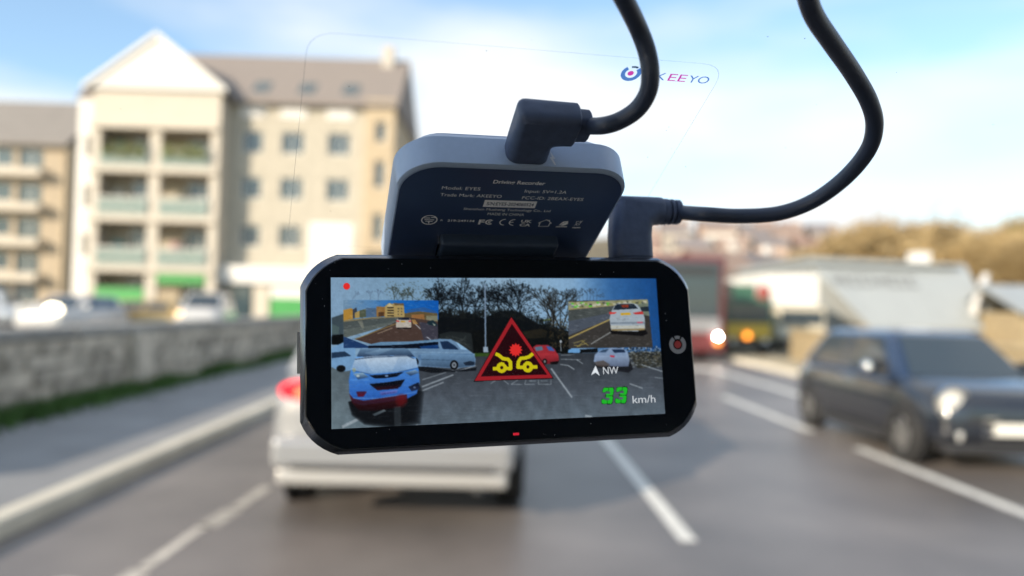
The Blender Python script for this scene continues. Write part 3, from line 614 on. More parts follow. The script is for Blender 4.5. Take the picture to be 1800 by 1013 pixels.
def outline(inset=0., n=7, cx=1.7, hw=51.1, hh=23.9, kx=8.6, ky=8.0):
    hw -= inset; hh -= inset; P = []
    for sx, sy in ((1, 1), (-1, 1), (-1, -1), (1, -1)):
        a = Vector((cx + sx * hw, sy * (hh - ky))); b = Vector((cx + sx * (hw - kx), sy * hh)); c = Vector((cx + sx * hw, sy * hh)) * .48 + (a + b) / 2 * .52
        if sx * sy < 0: a, b = b, a
        for i in range(n + 1):
            t = i / n; P.append(a * (1 - t) ** 2 + c * 2 * t * (1 - t) + b * t ** 2)
    return [(p.x, p.y) for p in P]
def loft(rings, caps=(True, True)):
    m = MB(); n = len(rings[0]); V = [p for r in rings for p in r]
    m.add(mmv(V), [(i * n + j, i * n + (j + 1) % n, (i + 1) * n + (j + 1) % n, (i + 1) * n + j) for i in range(len(rings) - 1) for j in range(n)], True)
    if caps[0]: m.add(mmv(rings[0]), [tuple(range(n - 1, -1, -1))])
    if caps[1]: m.add(mmv(rings[-1]), [tuple(range(n))])
    return m
at_z = lambda pts, z: [(x, y, z) for x, y in pts]
loft([at_z(outline(4), -15), at_z(outline(1.2), -13.6), at_z(outline(.1), -11), at_z(outline(0), -10.8), at_z(outline(0), -2.3), at_z(outline(1.15), -.55), at_z(outline(1.2), -.5)], (True, True)).build('housing', M_edge, dc)
loft([at_z(outline(1.25), -1.0), at_z(outline(1.25), -.15), at_z(outline(1.45), 0.0)], (False, True)).build('front_glass', M_gloss, dc)
def arc_band(cx, cy, r0, r1, a0, a1, z, n=24):
    V = []; F = []
    for i in range(n + 1):
        a = R(a0 + (a1 - a0) * i / n); V += [(cx + r0 * math.cos(a), cy + r0 * math.sin(a), z), (cx + r1 * math.cos(a), cy + r1 * math.sin(a), z)]
    for i in range(n): F.append((2 * i, 2 * i + 1, 2 * i + 3, 2 * i + 2))
    return MB().add(mmv(V), F)
def disc(cx, cy, r, z, n=24): return MB().add(mmv([(cx + r * math.cos(2 * math.pi * i / n), cy + r * math.sin(2 * math.pi * i / n), z) for i in range(n)]), [tuple(range(n))])
em = arc_band(47.3, .1, 1.35, 2.45, 125, 415, .04).build('emblem_ring', mat('emblem_grey', (.30, .31, .35), .5), dc)
arc_band(47.3, .1, 1.5, 2.3, 68, 112, .04, 8).build('emblem_arc', MATS['emblem_grey'], dc)
disc(47.3, .1, .98, .04).build('emblem_dot', mat('emblem_red', (.42, .04, .045), .5), dc)
MB().box(.0012, .0027, -.0214, -.0208, .00002, .00006).build('status_light', glow('status_red', (200, 30, 50)), dc)
MB().box(-.0501, -.0490, -.0045, .0052, -.0075, -.0035).build('side_button', mat('button_silver', (.55, .56, .6), .3, metal=.6), dc)

# --- picture on the display: drawn in its own units, (580,488)-(1169,754) at the display's corners
def homog(src, dst):
    A = []
    for (x, y), (u, v) in zip(src, dst): A += [[x, y, 1, 0, 0, 0, -u * x, -u * y, -u], [0, 0, 0, x, y, 1, -v * x, -v * y, -v]]
    return np.linalg.svd(np.array(A, float))[2][-1].reshape(3, 3)
DX, DY = 42.3, 17.84
HM = homog([(580, 488), (1153, 490), (1169, 728), (584, 754)], [(-DX, DY), (DX, DY), (DX, -DY), (-DX, -DY)])
def D(x, y):
    p = HM @ np.array([x, y, 1.]); return (p[0] / p[2], p[1] / p[2])
GW, GHh, SS = 560, 236, 2
PW, PH = GW * SS, GHh * SS
img = np.zeros((PH, PW, 3)); YY, XX = np.mgrid[0:PH, 0:PW] + .5
def P2(x, y):
    u, v = D(x, y); return ((u + DX) / (2 * DX) * PW, (DY - v) / (2 * DY) * PH)
def fill(mask, sl_, c, a):
    sub = img[sl_]; m = (mask * a)[..., None]; sub[:] = sub * (1 - m) + np.asarray(c, float) * m
def poly(pts, c, a=1., conv=True):
    q = np.array([P2(*p) for p in pts]) if conv else np.array(pts); x0, y0 = np.maximum(np.floor(q.min(0)).astype(int) - 1, 0); x1, y1 = np.ceil(q.max(0)).astype(int) + 1; x1 = min(x1, PW); y1 = min(y1, PH)
    if x1 <= x0 or y1 <= y0: return
    sl_ = (slice(y0, y1), slice(x0, x1)); X = XX[sl_]; Y = YY[sl_]; ins = np.zeros(X.shape, bool); n = len(q)
    for i in range(n):
        (ax, ay), (bx_, by) = q[i], q[(i + 1) % n]
        if ay == by: continue
        ins ^= ((ay > Y) != (by > Y)) & (X < (bx_ - ax) * (Y - ay) / (by - ay) + ax)
    fill(ins.astype(float), sl_, c, a)
def line(p, q, wd, c, a=1.):
    p = np.array(p, float); q = np.array(q, float); d = q - p; L_ = np.hypot(*d) + 1e-9; n = np.array([-d[1], d[0]]) / L_ * wd / 2; poly([p + n, q + n, q - n, p - n], c, a)
def pline(pts, wd, c, a=1.):
    for p, q in zip(pts, pts[1:]): line(p, q, wd, c, a); ell(q[0], q[1], wd / 2, wd / 2, c, a)
def ell(x, y, rx, ry, c, a=1.): poly([(x + rx * math.cos(t), y + ry * math.sin(t)) for t in np.linspace(0, 2 * math.pi, 20, endpoint=False)], c, a)
def blur(sl_, k):
    for ax in (0, 1):
        s_ = img[sl_]; acc = np.zeros_like(s_)
        for o in range(-k, k + 1): acc += np.take(s_, np.clip(np.arange(s_.shape[ax]) + o, 0, s_.shape[ax] - 1), ax)
        img[sl_] = acc / (2 * k + 1)
def smooth_noise(s0, s1, seed):
    r = np.random.default_rng(seed); g = r.random((s0 + 2, s1 + 2)); yi = np.linspace(0, s0, PH); xi = np.linspace(0, s1, PW); y0 = yi.astype(int); x0 = xi.astype(int); fy = (yi - y0)[:, None]; fx = (xi - x0)[None]
    return (g[y0][:, x0] * (1 - fy) * (1 - fx) + g[y0 + 1][:, x0] * fy * (1 - fx) + g[y0][:, x0 + 1] * (1 - fy) * fx + g[y0 + 1][:, x0 + 1] * fy * fx)
u = XX / PW; v = YY / PH
def ramp(t, stops):
    o = np.zeros(t.shape + (3,))
    for k in range(3): o[..., k] = np.interp(t, [s[0] for s in stops], [s[1][k] for s in stops])
    return o
def gpoly(pts, c0, c1, a=1., horiz=False):
    q = [P2(*p) for p in pts]; k = 0 if horiz else 1; lo_, hi_ = min(p[k] for p in q), max(p[k] for p in q); keep = img.copy(); poly(pts, c0, 1.); m = np.any(img != keep, axis=-1); img[:] = keep
    t = np.clip(((XX if horiz else YY) - lo_) / max(hi_ - lo_, 1e-6), 0, 1)[..., None]; g_ = np.asarray(c0, float) * (1 - t) + np.asarray(c1, float) * t
    mm_ = (m * a)[..., None]; img[:] = img * (1 - mm_) + g_ * mm_
# sky and road
img[:] = ramp(u, [(0, (136, 165, 190)), (.25, (128, 160, 185)), (.5, (150, 178, 200)), (.72, (140, 175, 205)), (.85, (62, 112, 165)), (1, (30, 82, 140))])
rd = ramp(v, [(.5, (52, 58, 66)), (.62, (66, 72, 80)), (.8, (84, 92, 102)), (1, (100, 113, 124))]); side = np.clip((.25 - u) / .25, 0, 1)[..., None]
rd = rd * (1 - side * .55) + np.array((122, 142, 148)) * side * .55; rd = rd * (.93 + .14 * smooth_noise(24, 70, 5)[..., None])
hz = .545
img[:] = np.where((v > hz)[..., None], rd, img)
r = random.Random(11)
def twig(x, y, a, ln, wd, lv, c, al=.85, spread=.5):
    x2, y2 = x + ln * math.cos(a), y - ln * math.sin(a); line((x, y), (x2, y2), wd, c, al)
    if lv == 0: return
    for _ in range(r.choice((2, 3))): twig(x2, y2, a + r.gauss(0, spread), ln * r.uniform(.6, .85), max(wd * .66, .5), lv - 1, c, al, spread)
for x in range(690, 745, 9): twig(x, 540, math.pi / 2 + r.gauss(0, .15), r.uniform(9, 13), 1.0, 4, (62, 70, 66), .8)
for x in (618, 650, 664): twig(x, 528, math.pi / 2 + r.gauss(0, .3), 7, .8, 3, (84, 100, 122), .7)
for i in range(90):
    x = r.uniform(675, 745); y = r.gauss(512, 9); ell(x, y, 1.2, .9, (70, 74, 60), .5)
# dark tree belt
poly([(745, 622), (745, 575), (760, 560), (775, 548), (800, 556), (820, 550), (850, 560), (875, 548), (900, 546), (925, 558), (945, 570), (985, 580), (1003, 584), (1003, 622)], (14, 20, 25))
def clump(cx_, cy_, sx_, sy_, n_, c=(14, 20, 25)):
    for _ in range(n_):
        x, y, s_ = r.gauss(cx_, sx_), r.gauss(cy_, sy_), r.uniform(.6, 1.7)
        if y > 490.5: poly([(x + r.gauss(0, s_), y + r.gauss(0, s_)) for _ in range(4)], c, .75)
for a_ in ((770, 510, 8, 14, 330), (762, 540, 9, 14, 240), (790, 535, 10, 12, 200), (815, 530, 9, 16, 170), (838, 545, 10, 10, 150), (868, 522, 9, 16, 190), (893, 515, 10, 15, 230), (908, 535, 12, 12, 220), (930, 552, 10, 10, 130)): clump(*a_)
for x in (765, 782, 806, 815, 832, 868, 880, 893, 906, 915): twig(x, 575, math.pi / 2 + r.gauss(0, .1), r.uniform(17, 24), 2.4, 6, (13, 19, 24), .8, .42)
for i in range(520):
    x = r.uniform(776, 940); y = r.uniform(494, 560); ell(x, y, r.uniform(.6, 2.0), r.uniform(.6, 1.6), (118, 140, 158), .55 * (1 - (y - 490) / 85))
for x in (962, 972, 984): twig(x, 612, math.pi / 2 + r.gauss(0, .06), 30, 2.6, 5, (38, 38, 36), .9, .42); twig(x, 575, math.pi / 2, 22, 1.6, 5, (32, 35, 36), .8, .5)
for i in range(9): twig(1000 + 6 * i, 530, math.pi / 2 + r.gauss(0, .2), 8, .8, 3, (60, 74, 88), .7)
poly([(800, 622), (800, 588), (850, 580), (905, 582), (960, 578), (1003, 585), (1003, 622)], (15, 19, 20)); poly([(917, 584), (950, 578), (962, 583), (958, 594), (925, 596)], (50, 46, 36), .8); poly([(945, 563), (967, 561), (967, 564), (948, 566)], (108, 116, 54), .8)
for i in range(260):
    x = r.uniform(745, 1000); y0_ = float(np.interp(x, (745, 775, 820, 875, 925, 985, 1003), (575, 552, 556, 550, 560, 582, 586))); twig(x, y0_ + 6, math.pi / 2 + r.gauss(0, .35), r.uniform(3, 8), 1.1, 2, r.choice(((16, 22, 26), (24, 30, 32), (34, 38, 36))), .8, .5)
for i in range(900):
    x = r.uniform(748, 1003); y = r.uniform(548, 619); ell(x, y, r.uniform(.8, 3), r.uniform(.6, 1.8), r.choice(((24, 30, 32), (9, 13, 16), (34, 36, 32), (18, 26, 22), (44, 44, 38))), .35)
poly([(770, 620), (772, 588), (790, 583), (828, 586), (832, 620)], (40, 46, 48)); [line((774 + r.uniform(0, 50), 590 + r.uniform(0, 24)), (782 + r.uniform(0, 48), 590 + r.uniform(0, 24)), 1.2, (72, 78, 78), .5) for _ in range(30)]
for i in range(240):
    x = r.uniform(965, 1003); y = r.uniform(560, 612); ell(x, y, 1, 1.6, r.choice(((70, 58, 40), (92, 84, 66), (20, 22, 22))), .6)
line((851.5, 500), (853, 616), 2.6, (126, 146, 168)); poly([(849, 610), (857, 610), (858, 620), (849, 620)], (150, 166, 182)); poly([(834, 621), (874, 621), (873, 627), (834, 627)], (58, 84, 40))
poly([(583, 559), (604, 552), (604, 592), (583, 594)], (70, 84, 92)); poly([(583, 590), (604, 588), (604, 607), (583, 606)], (12, 16, 18)); poly([(583, 570), (596, 575), (596, 588), (583, 588)], (86, 104, 106))
# far road furniture and right hand verge
poly([(1104, 622), (1160, 618), (1166, 645), (1120, 648)], (58, 60, 56))
for i in range(240):
    x = r.uniform(1104, 1164); y = r.uniform(617, 646); ell(x, y, 2.2, 1., r.choice(((120, 122, 116), (84, 80, 64), (36, 42, 48), (150, 158, 160))), .6)
for i in range(120):
    x = r.uniform(1085, 1160); y = r.gauss(614, 2.5); ell(x, y, 1.5, 1, r.choice(((170, 180, 190), (30, 36, 44))), .7)
poly([(1003, 616), (1050, 613), (1050, 620), (1003, 622)], (18, 22, 26)); poly([(998, 616), (1005, 613), (1015, 613), (1020, 617), (1018, 621), (998, 621)], (110, 160, 205)); line((984.5, 600), (985.5, 618), 1.2, (150, 160, 170)); ell(985, 601, 2, 2.6, (170, 178, 185))
WM = (168, 178, 186)
for a, b, wd in (((968, 648), (1005, 699), 3.0), ((1106, 675), (1129, 683), 2.0), ((984, 641), (998, 643), 1.6), ((998, 643), (1009, 650), 2.0), ((985, 632), (1020, 633), 1.2), ((1013, 633), (1024, 640), 1.4), ((1127, 642), (1168, 655), 1.8), ((1150, 664), (1168, 666), 1.), ((603, 750), (641, 731), 5), ((742, 680), (797, 659), 2.4), ((742, 687), (780, 672), 2), ((800, 654), (836, 643), 1.8), ((742, 668), (830, 640), 1.2), ((728, 752), (735, 745), 2), ((1028, 731), (1040, 733), 4), ((985, 625), (1010, 624), .9)):
    line(a, b, wd, WM, .75)
for a, b in (((862, 675), (872, 668)), ((884, 668), (894, 676)), ((898, 676), (910, 668)), ((898, 676), (918, 676)), ((924, 668), (922, 676)), ((922, 676), (940, 676)), ((946, 668), (946, 676)), ((946, 676), (968, 676)), ((968, 668), (968, 676)), ((930, 670), (942, 670)), ((950, 670), (962, 670))): line(a, b, 1.3, WM, .6)
# silver van
VB = (112, 142, 172)
poly([(716, 640), (800, 652), (838, 646), (836, 652), (760, 656), (716, 648)], (14, 18, 24), .8)
poly([(718, 644), (718, 618), (735, 600), (770, 596), (792, 597), (806, 604), (822, 615), (832, 622), (836, 632), (834, 644), (800, 648), (750, 645)], VB); poly([(735, 624), (830, 622), (834, 634), (735, 634)], (92, 124, 158)); gpoly([(740, 622), (834, 624), (834, 643), (800, 647), (740, 643)], (122, 156, 188), (58, 80, 104), .8)
poly([(773, 601), (786, 600), (800, 609), (806, 615), (778, 614)], (30, 52, 82)); poly([(735, 604), (768, 601), (772, 613), (735, 613)], (40, 66, 100)); poly([(800, 601), (806, 604), (822, 615), (810, 615)], (150, 185, 215))
for x, y, rr in ((798, 642, 8.5), (729, 637, 8)): ell(x, y, rr * .85, rr, (14, 17, 21)); ell(x, y, rr * .5, rr * .62, (130, 140, 150)); ell(x, y, rr * .2, rr * .25, (60, 66, 74))
poly([(814, 638), (826, 635), (834, 637), (833, 642), (818, 643)], (34, 48, 66)); line((740, 632), (795, 634), .8, (60, 84, 110)); line((722, 619), (830, 621), .8, (160, 190, 212), .6)
# car at left edge, then the light SUV coming towards the lens
poly([(583, 612), (604, 602), (625, 606), (625, 650), (600, 654), (583, 645)], (122, 160, 196)); poly([(583, 620), (606, 618), (618, 626), (583, 630)], (40, 62, 88)); ell(600, 648, 8, 6, (18, 22, 26))
for k_ in range(12): g_ = 12 - k_; poly([(616 - g_ * .3, 706), (624 - g_ * .4, 724 + g_ * .5), (642, 738 + g_ * .7), (690 + g_, 744 + g_ * .8), (722 + g_ * 1.6, 734 + g_ * .9), (728 + g_ * 1.5, 690), (735, 672)], (12, 16, 21), .22)
gpoly([(614, 668), (618, 646), (626, 628), (660, 620), (715, 621), (731, 629), (736, 650), (738, 672), (733, 692), (714, 702), (640, 712), (622, 708), (615, 690)], (96, 158, 222), (44, 96, 176))
gpoly([(627, 627), (634, 613), (716, 613), (729, 628), (690, 625), (650, 628)], (112, 142, 170), (44, 64, 92)); gpoly([(640, 621), (668, 614), (690, 614), (660, 626)], (150, 178, 200), (100, 130, 160), .5)
gpoly([(617, 650), (625, 630), (655, 626), (715, 625), (731, 631), (735, 646), (700, 654), (650, 658)], (176, 194, 212), (122, 158, 198)); gpoly([(640, 631), (700, 629), (690, 652), (655, 655)], (190, 204, 218), (150, 178, 206), .6)
line((624, 632), (655, 628), 1.5, (36, 52, 78), .8); line((655, 628), (716, 626), 1.2, (36, 52, 78), .8); line((716, 626), (728, 631), 1.2, (36, 52, 78), .7)
line((620, 651), (652, 658), 1.0, (44, 76, 120), .8); line((700, 654), (735, 647), 1.0, (44, 76, 120), .8); line((616, 668), (650, 668), .8, (150, 196, 232), .5)
gpoly([(621, 657), (638, 655), (649, 663), (630, 667)], (150, 180, 200), (40, 70, 112)); ell(630, 661, 3, 2, (206, 214, 206), .7); gpoly([(712, 655), (730, 650), (737, 655), (722, 661)], (140, 172, 200), (40, 66, 104)); ell(623, 651, 3, 4, (180, 172, 110), .5)
poly([(649, 660), (680, 658), (710, 654), (698, 662), (676, 665), (659, 665)], (12, 16, 28)); line((653, 661.5), (705, 657.5), .7, (70, 96, 134), .8); ell(680, 661, 3.2, 1.8, (120, 150, 190))
poly([(650, 675), (680, 672), (712, 667), (704, 680), (690, 684), (664, 686)], (10, 13, 24)); gpoly([(656, 679), (705, 675), (700, 683), (664, 686)], (20, 14, 26), (58, 20, 30)); [line((654, 675 + k_ * 2.6), (708, 670 + k_ * 2.6), .5, (36, 44, 62), .6) for k_ in range(4)]
gpoly([(718, 680), (736, 672), (738, 684), (724, 688)], (16, 24, 42), (44, 58, 92)); ell(729, 681, 2.4, 1.8, (120, 140, 170), .7); gpoly([(627, 688), (646, 688), (640, 697), (630, 697)], (70, 40, 70), (104, 26, 46)); gpoly([(668, 689), (700, 685), (698, 691), (670, 695)], (120, 128, 196), (84, 88, 160), .8); line((672, 692.4), (696, 689), .8, (40, 40, 84), .6)
line((618, 700), (668, 700), 1.2, (140, 176, 214), .6); line((668, 700), (733, 689), 1.2, (130, 166, 208), .6)
gpoly([(615, 692), (622, 700), (640, 704), (675, 699), (716, 693), (716, 706), (700, 716), (660, 722), (632, 721), (620, 708)], (92, 26, 32), (30, 8, 14), .85)  # red reflection in the screen glass, painted over the SUV's lower front
for k_ in range(5): ell(706, 704, 12 - k_ * 1.6, 13 - k_ * 1.6, (112, 28, 32), .2)  # brightest spot of the painted red reflection
gpoly([(655, 728), (676, 719), (680, 722), (660, 731)], (150, 164, 170), (96, 108, 116), .6)
for k_ in range(4): poly([(694 - k_ * .6, 714), (704 + k_ * .6, 714), (705 + k_ * .6, 752), (695 - k_ * .6, 752)], (110, 120, 126), .09)  # grey reflection streak on the screen glass, painted into the picture
# small red car, silver hatchback
poly([(935, 612), (942, 607), (962, 607), (974, 614), (981, 626), (982, 634), (976, 640), (955, 640), (945, 634)], (160, 52, 62)); poly([(939, 611), (952, 609), (954, 616), (942, 618)], (96, 120, 140)); poly([(959, 609), (968, 610), (975, 618), (964, 617)], (70, 100, 160)); gpoly([(944, 622), (980, 622), (982, 634), (976, 640), (955, 640), (946, 634)], (176, 60, 70), (112, 32, 42), .9); ell(957, 636, 4.2, 5, (26, 20, 24)); ell(957, 636, 2, 2.6, (130, 130, 130)); poly([(966, 637), (982, 635), (979, 641), (968, 641)], (20, 16, 20))
poly([(1046, 646), (1104, 656), (1112, 650), (1108, 636), (1048, 640)], (26, 28, 34), .8)
poly([(1043, 636), (1045, 624), (1055, 616), (1072, 612), (1095, 613), (1103, 620), (1106, 634), (1104, 645), (1080, 645), (1060, 642), (1048, 642)], (136, 156, 184)); gpoly([(1044, 626), (1104, 626), (1106, 634), (1104, 645), (1080, 645), (1050, 642)], (150, 168, 194), (92, 104, 126), .9); poly([(1074, 615), (1096, 615), (1099, 620), (1080, 621)], (34, 52, 80)); poly([(1052, 620), (1058, 616), (1070, 614), (1064, 620)], (60, 84, 112)); poly([(1072, 625), (1080, 626), (1079, 629), (1072, 628)], (190, 60, 80)); poly([(1044, 637), (1060, 634), (1072, 642), (1060, 646), (1048, 644)], (88, 80, 76), .8)
fb = sum(a_ * (smooth_noise(int(12 * 2 ** k_), int(28 * 2 ** k_), 20 + k_) - .5) for k_, a_ in enumerate((.03, .03, .05, .07)))
img *= 1 + fb[..., None]
blur((slice(0, PH), slice(0, PW)), 1)
# --- left inset: the view ahead, zoomed out
def inset(c4):
    H_ = homog([(0, 0), (1, 0), (1, 1), (0, 1)], c4)
    def f_(x, y): p = H_ @ np.array([x, y, 1.]); return (p[0] / p[2], p[1] / p[2])
    return f_
I1 = inset([(603, 528), (768, 529), (770, 613), (604, 612)])
def ip(I, pts, c, a=1.): poly([I(*p) for p in pts], c, a)
def il(I, p, q, wd, c, a=1.): line(I(*p), I(*q), wd, c, a)
for k in range(40):
    t0, t1 = k / 40, (k + 1) / 40; c = [np.interp(t0, (0, .3, .6, 1), (q0, q1, q2, q3)) for q0, q1, q2, q3 in ((120, 92, 30, 22), (150, 138, 108, 96), (175, 182, 184, 176))]
    ip(I1, [(t0, 0), (t1 + .01, 0), (t1 + .01, .4), (t0, .4)], c)
ip(I1, [(.66, .2), (.85, .14), (.98, .22), (1, .28), (.68, .26)], (70, 98, 140), .6); ip(I1, [(.62, .28), (.8, .23), (1, .27), (1, .5), (.62, .42)], (104, 92, 66)); ip(I1, [(.72, .3), (.86, .29), (.86, .4), (.72, .38)], (150, 110, 70)); ip(I1, [(.88, .32), (1, .32), (1, .45), (.88, .42)], (130, 130, 110))
ip(I1, [(0, .21), (.08, .17), (.10, .19), (.10, .40), (0, .43)], (176, 138, 66)); ip(I1, [(.10, .2), (.14, .15), (.15, .37), (.10, .39)], (60, 70, 86)); ip(I1, [(.12, .27), (.17, .22), (.17, .37), (.12, .38)], (168, 146, 92)); ip(I1, [(.17, .22), (.24, .18), (.24, .36), (.17, .37)], (88, 96, 80)); ip(I1, [(.24, .16), (.35, .17), (.35, .35), (.24, .36)], (84, 110, 138)); ip(I1, [(.35, .13), (.44, .14), (.44, .34), (.35, .35)], (150, 116, 70)); ip(I1, [(.37, .25), (.43, .25), (.43, .34), (.37, .34)], (90, 66, 46))
ip(I1, [(.44, .13), (.47, .08), (.49, .055), (.52, .08), (.53, .06), (.64, .06), (.65, .35), (.44, .36)], (172, 152, 102)); ip(I1, [(.53, .06), (.64, .06), (.645, .11), (.55, .11)], (112, 96, 70)); ip(I1, [(.46, .13), (.49, .06), (.53, .13)], (196, 184, 150))
for q in (.145, .20, .255, .31): ip(I1, [(.465, q), (.535, q), (.535, q + .025), (.465, q + .025)], (62, 56, 44))
for q in (.16, .22, .28):
    for x in (.575, .61): ip(I1, [(x, q), (x + .015, q), (x + .015, q + .03), (x, q + .03)], (110, 100, 76))
ip(I1, [(0, .44), (.3, .37), (.58, .35), (.62, .36), (.6, .46), (.3, .62), (0, .80)], (84, 92, 92)); ip(I1, [(0, .43), (.3, .36), (.58, .34), (.58, .36), (.3, .385), (0, .46)], (140, 128, 96)); ip(I1, [(0, .62), (.56, .44), (.56, .48), (0, .80)], (98, 106, 104)); ip(I1, [(.15, .44), (.2, .43), (.22, .58), (.20, .6)], (120, 124, 116))
ip(I1, [(.12, .82), (.58, .44), (.70, .36), (1, .44), (1, .86), (.30, .92)], (82, 66, 60)); ip(I1, [(.8, .45), (1, .5), (1, .82), (.85, .84)], (62, 68, 88), .7); il(I1, (.12, .82), (.56, .49), 1.6, (132, 116, 76)); il(I1, (.36, .70), (.52, .58), 1.2, (150, 134, 116)); il(I1, (.74, .45), (.815, .60), 1.5, (170, 172, 176)); il(I1, (.88, .76), (.92, .82), 1.4, (150, 156, 168))
ip(I1, [(.72, .40), (.76, .40), (.79, .50), (.74, .50)], (176, 140, 84), .8)
ip(I1, [(.56, .42), (.585, .37), (.70, .37), (.715, .42), (.72, .54), (.71, .585), (.565, .585), (.555, .54)], (182, 176, 166)); ip(I1, [(.585, .36), (.695, .36), (.705, .41), (.58, .41)], (34, 40, 58)); ip(I1, [(.61, .435), (.655, .435), (.655, .46), (.61, .46)], (190, 150, 40)); ip(I1, [(.56, .42), (.59, .43), (.59, .45), (.56, .45)], (190, 50, 50)); ip(I1, [(.69, .43), (.715, .42), (.715, .45), (.69, .45)], (190, 50, 50)); ip(I1, [(.565, .57), (.715, .57), (.72, .60), (.565, .60)], (30, 24, 26))
ip(I1, [(.89, .44), (.95, .41), (.99, .49), (.99, .54), (.93, .52), (.89, .5)], (30, 52, 62)); ip(I1, [(.94, .47), (.98, .51), (.96, .53)], (150, 160, 150))
ip(I1, [(0, .76), (.28, .97), (.28, 1), (0, 1)], (36, 66, 110)); ip(I1, [(.26, .93), (.4, .87), (.7, .86), (1, .81), (1, .87), (.7, .93), (.28, .96)], (106, 142, 172)); ip(I1, [(.26, .95), (.6, .93), (1, .86), (1, 1), (.26, 1)], (12, 22, 40)); ip(I1, [(.8, .96), (1, .92), (1, 1), (.82, 1)], (24, 66, 120))
def grain(I, n_, sx_, sy_, al):
    for _ in range(n_):
        x, y = r.random() * .97, r.random() * .97; d_ = r.choice((20, 235)); ip(I, [(x, y), (x + sx_ * r.random(), y), (x + sx_ * r.random(), y + sy_ * r.random()), (x, y + sy_ * r.random())], (d_, d_, d_), al * r.random())
grain(I1, 700, .05, .03, .16)
# --- right inset: the car ahead
I2 = inset([(998, 530), (1138, 527), (1147, 611), (999, 613)])
ip(I2, [(0, 0), (1, 0), (1, 1), (0, 1)], (66, 64, 62)); ip(I2, [(0, .02), (1, 0), (1, .2), (0, .2)], (150, 150, 120))
for i in range(70): x = r.uniform(0, .95); y = r.uniform(.03, .12); ip(I2, [(x, y), (x + .04, y), (x + .04, y + .04), (x, y + .04)], r.choice(((90, 190, 60), (190, 190, 170), (70, 76, 70), (150, 150, 96), (200, 200, 190), (120, 130, 140))), .8)
ip(I2, [(0, .17), (.3, .14), (.62, .10), (.62, .13), (.3, .19), (0, .23)], (156, 146, 108)); ip(I2, [(0, .2), (.62, .12), (.58, .3), (0, .46)], (78, 84, 84))
for i in range(34): x = r.uniform(0, .5); y = .22 + .2 * r.random() - x * .12; il(I2, (x, y), (x + .08, y - .02), 1., (104, 110, 108), .5)
ip(I2, [(0, .44), (.56, .27), (.56, .38), (0, .74)], (84, 92, 104)); il(I2, (0, .80), (.54, .40), 2.4, (168, 152, 98)); ip(I2, [(0, .84), (.54, .44), (.9, .4), (1, .5), (1, 1), (0, 1)], (66, 64, 62)); il(I2, (.27, .92), (.54, .66), 1.7, (146, 150, 150))
for a, b in (((.06, .9), (.18, .84)), ((.1, .96), (.22, .9)), ((.06, .94), (.14, .96)), ((.16, .86), (.24, .95)), ((.2, .84), (.1, .98))): il(I2, a, b, 1.3, (160, 148, 90), .8)
ip(I2, [(.84, .12), (.96, .08), (1, .1), (1, .36), (.92, .34)], (120, 130, 116)); ip(I2, [(.9, .16), (1, .16), (1, .26), (.9, .26)], (40, 52, 62))
ip(I2, [(.50, .62), (.92, .62), (.96, .72), (.9, .78), (.52, .72)], (22, 22, 24))
ip(I2, [(.51, .40), (.53, .27), (.58, .12), (.62, .08), (.82, .08), (.87, .12), (.92, .28), (.94, .40), (.93, .62), (.90, .68), (.52, .66)], (164, 176, 186)); ip(I2, [(.585, .13), (.62, .09), (.82, .09), (.87, .2), (.56, .22)], (36, 48, 62)); ip(I2, [(.66, .11), (.76, .11), (.75, .17), (.68, .17)], (150, 62, 40), .9); ip(I2, [(.65, .29), (.77, .28), (.77, .33), (.65, .335)], (206, 168, 40)); ip(I2, [(.51, .26), (.60, .27), (.58, .30), (.51, .31)], (206, 60, 52)); ip(I2, [(.80, .29), (.92, .26), (.93, .32), (.83, .32)], (190, 50, 50))
ip(I2, [(.52, .48), (.93, .48), (.93, .52), (.52, .52)], (132, 144, 156)); ip(I2, [(.52, .55), (.93, .56), (.92, .62), (.52, .61)], (186, 188, 180)); ip(I2, [(.84, .48), (.91, .48), (.91, .51), (.84, .51)], (190, 100, 120)); ip(I2, [(.52, .62), (.93, .62), (.92, .66), (.53, .66)], (150, 134, 96)); ip(I2, [(.52, .65), (.60, .66), (.60, .73), (.53, .72)], (20, 20, 22)); ip(I2, [(.85, .66), (.93, .65), (.92, .75), (.86, .75)], (20, 20, 22))
grain(I2, 700, .06, .03, .16)
img[:] = 255 * (np.clip(img, 0, 255) / 255) ** 1.15
for i in range(500):
    x = r.uniform(585, 1165); y = r.uniform(650, 750); line((x, y), (x + r.uniform(4, 26), y + r.uniform(-.6, .6)), r.uniform(.5, 1.6), r.choice(((40, 46, 54), (140, 150, 160))), .10)
blur((slice(0, PH), slice(0, PW)), 1); img += rng.normal(0, 5, (PH, PW, 1)) * (.3 + .7 * (img.mean(-1, keepdims=True) / 255))
# recording dot, warning triangle
ell(608.5, 504, 6, 6, (222, 44, 40))
poly([(898, 556), (832, 671), (973, 666)], (22, 8, 12)); poly([(898, 558.5), (834, 669.5), (971, 664.5)], (150, 30, 38)); poly([(899, 570), (845, 662), (961, 659)], (34, 6, 12))
TQ = lambda x, y: (820 + x / 6.756, 540 + y / 6.756)
st_ = []
for i in range(24):
    a = 2 * math.pi * i / 24; rr = 84 if i % 2 == 0 else 58; st_.append(TQ(580 + rr * math.cos(a), 512 + rr * math.sin(a)))
poly(st_, (216, 44, 42))
YE = (196, 186, 18)
pline([TQ(*p) for p in ((340, 558), (375, 570), (430, 615), (490, 622), (518, 655), (520, 732), (470, 730))], 6.2, YE); line(TQ(312, 732), TQ(470, 730), 6.4, YE); ell(*TQ(415, 720), 9.4, 9.6, YE); ell(*TQ(415, 720), 2.8, 3, (34, 6, 12)); pline([TQ(450, 665), TQ(480, 690)], 2.5, (34, 6, 12))
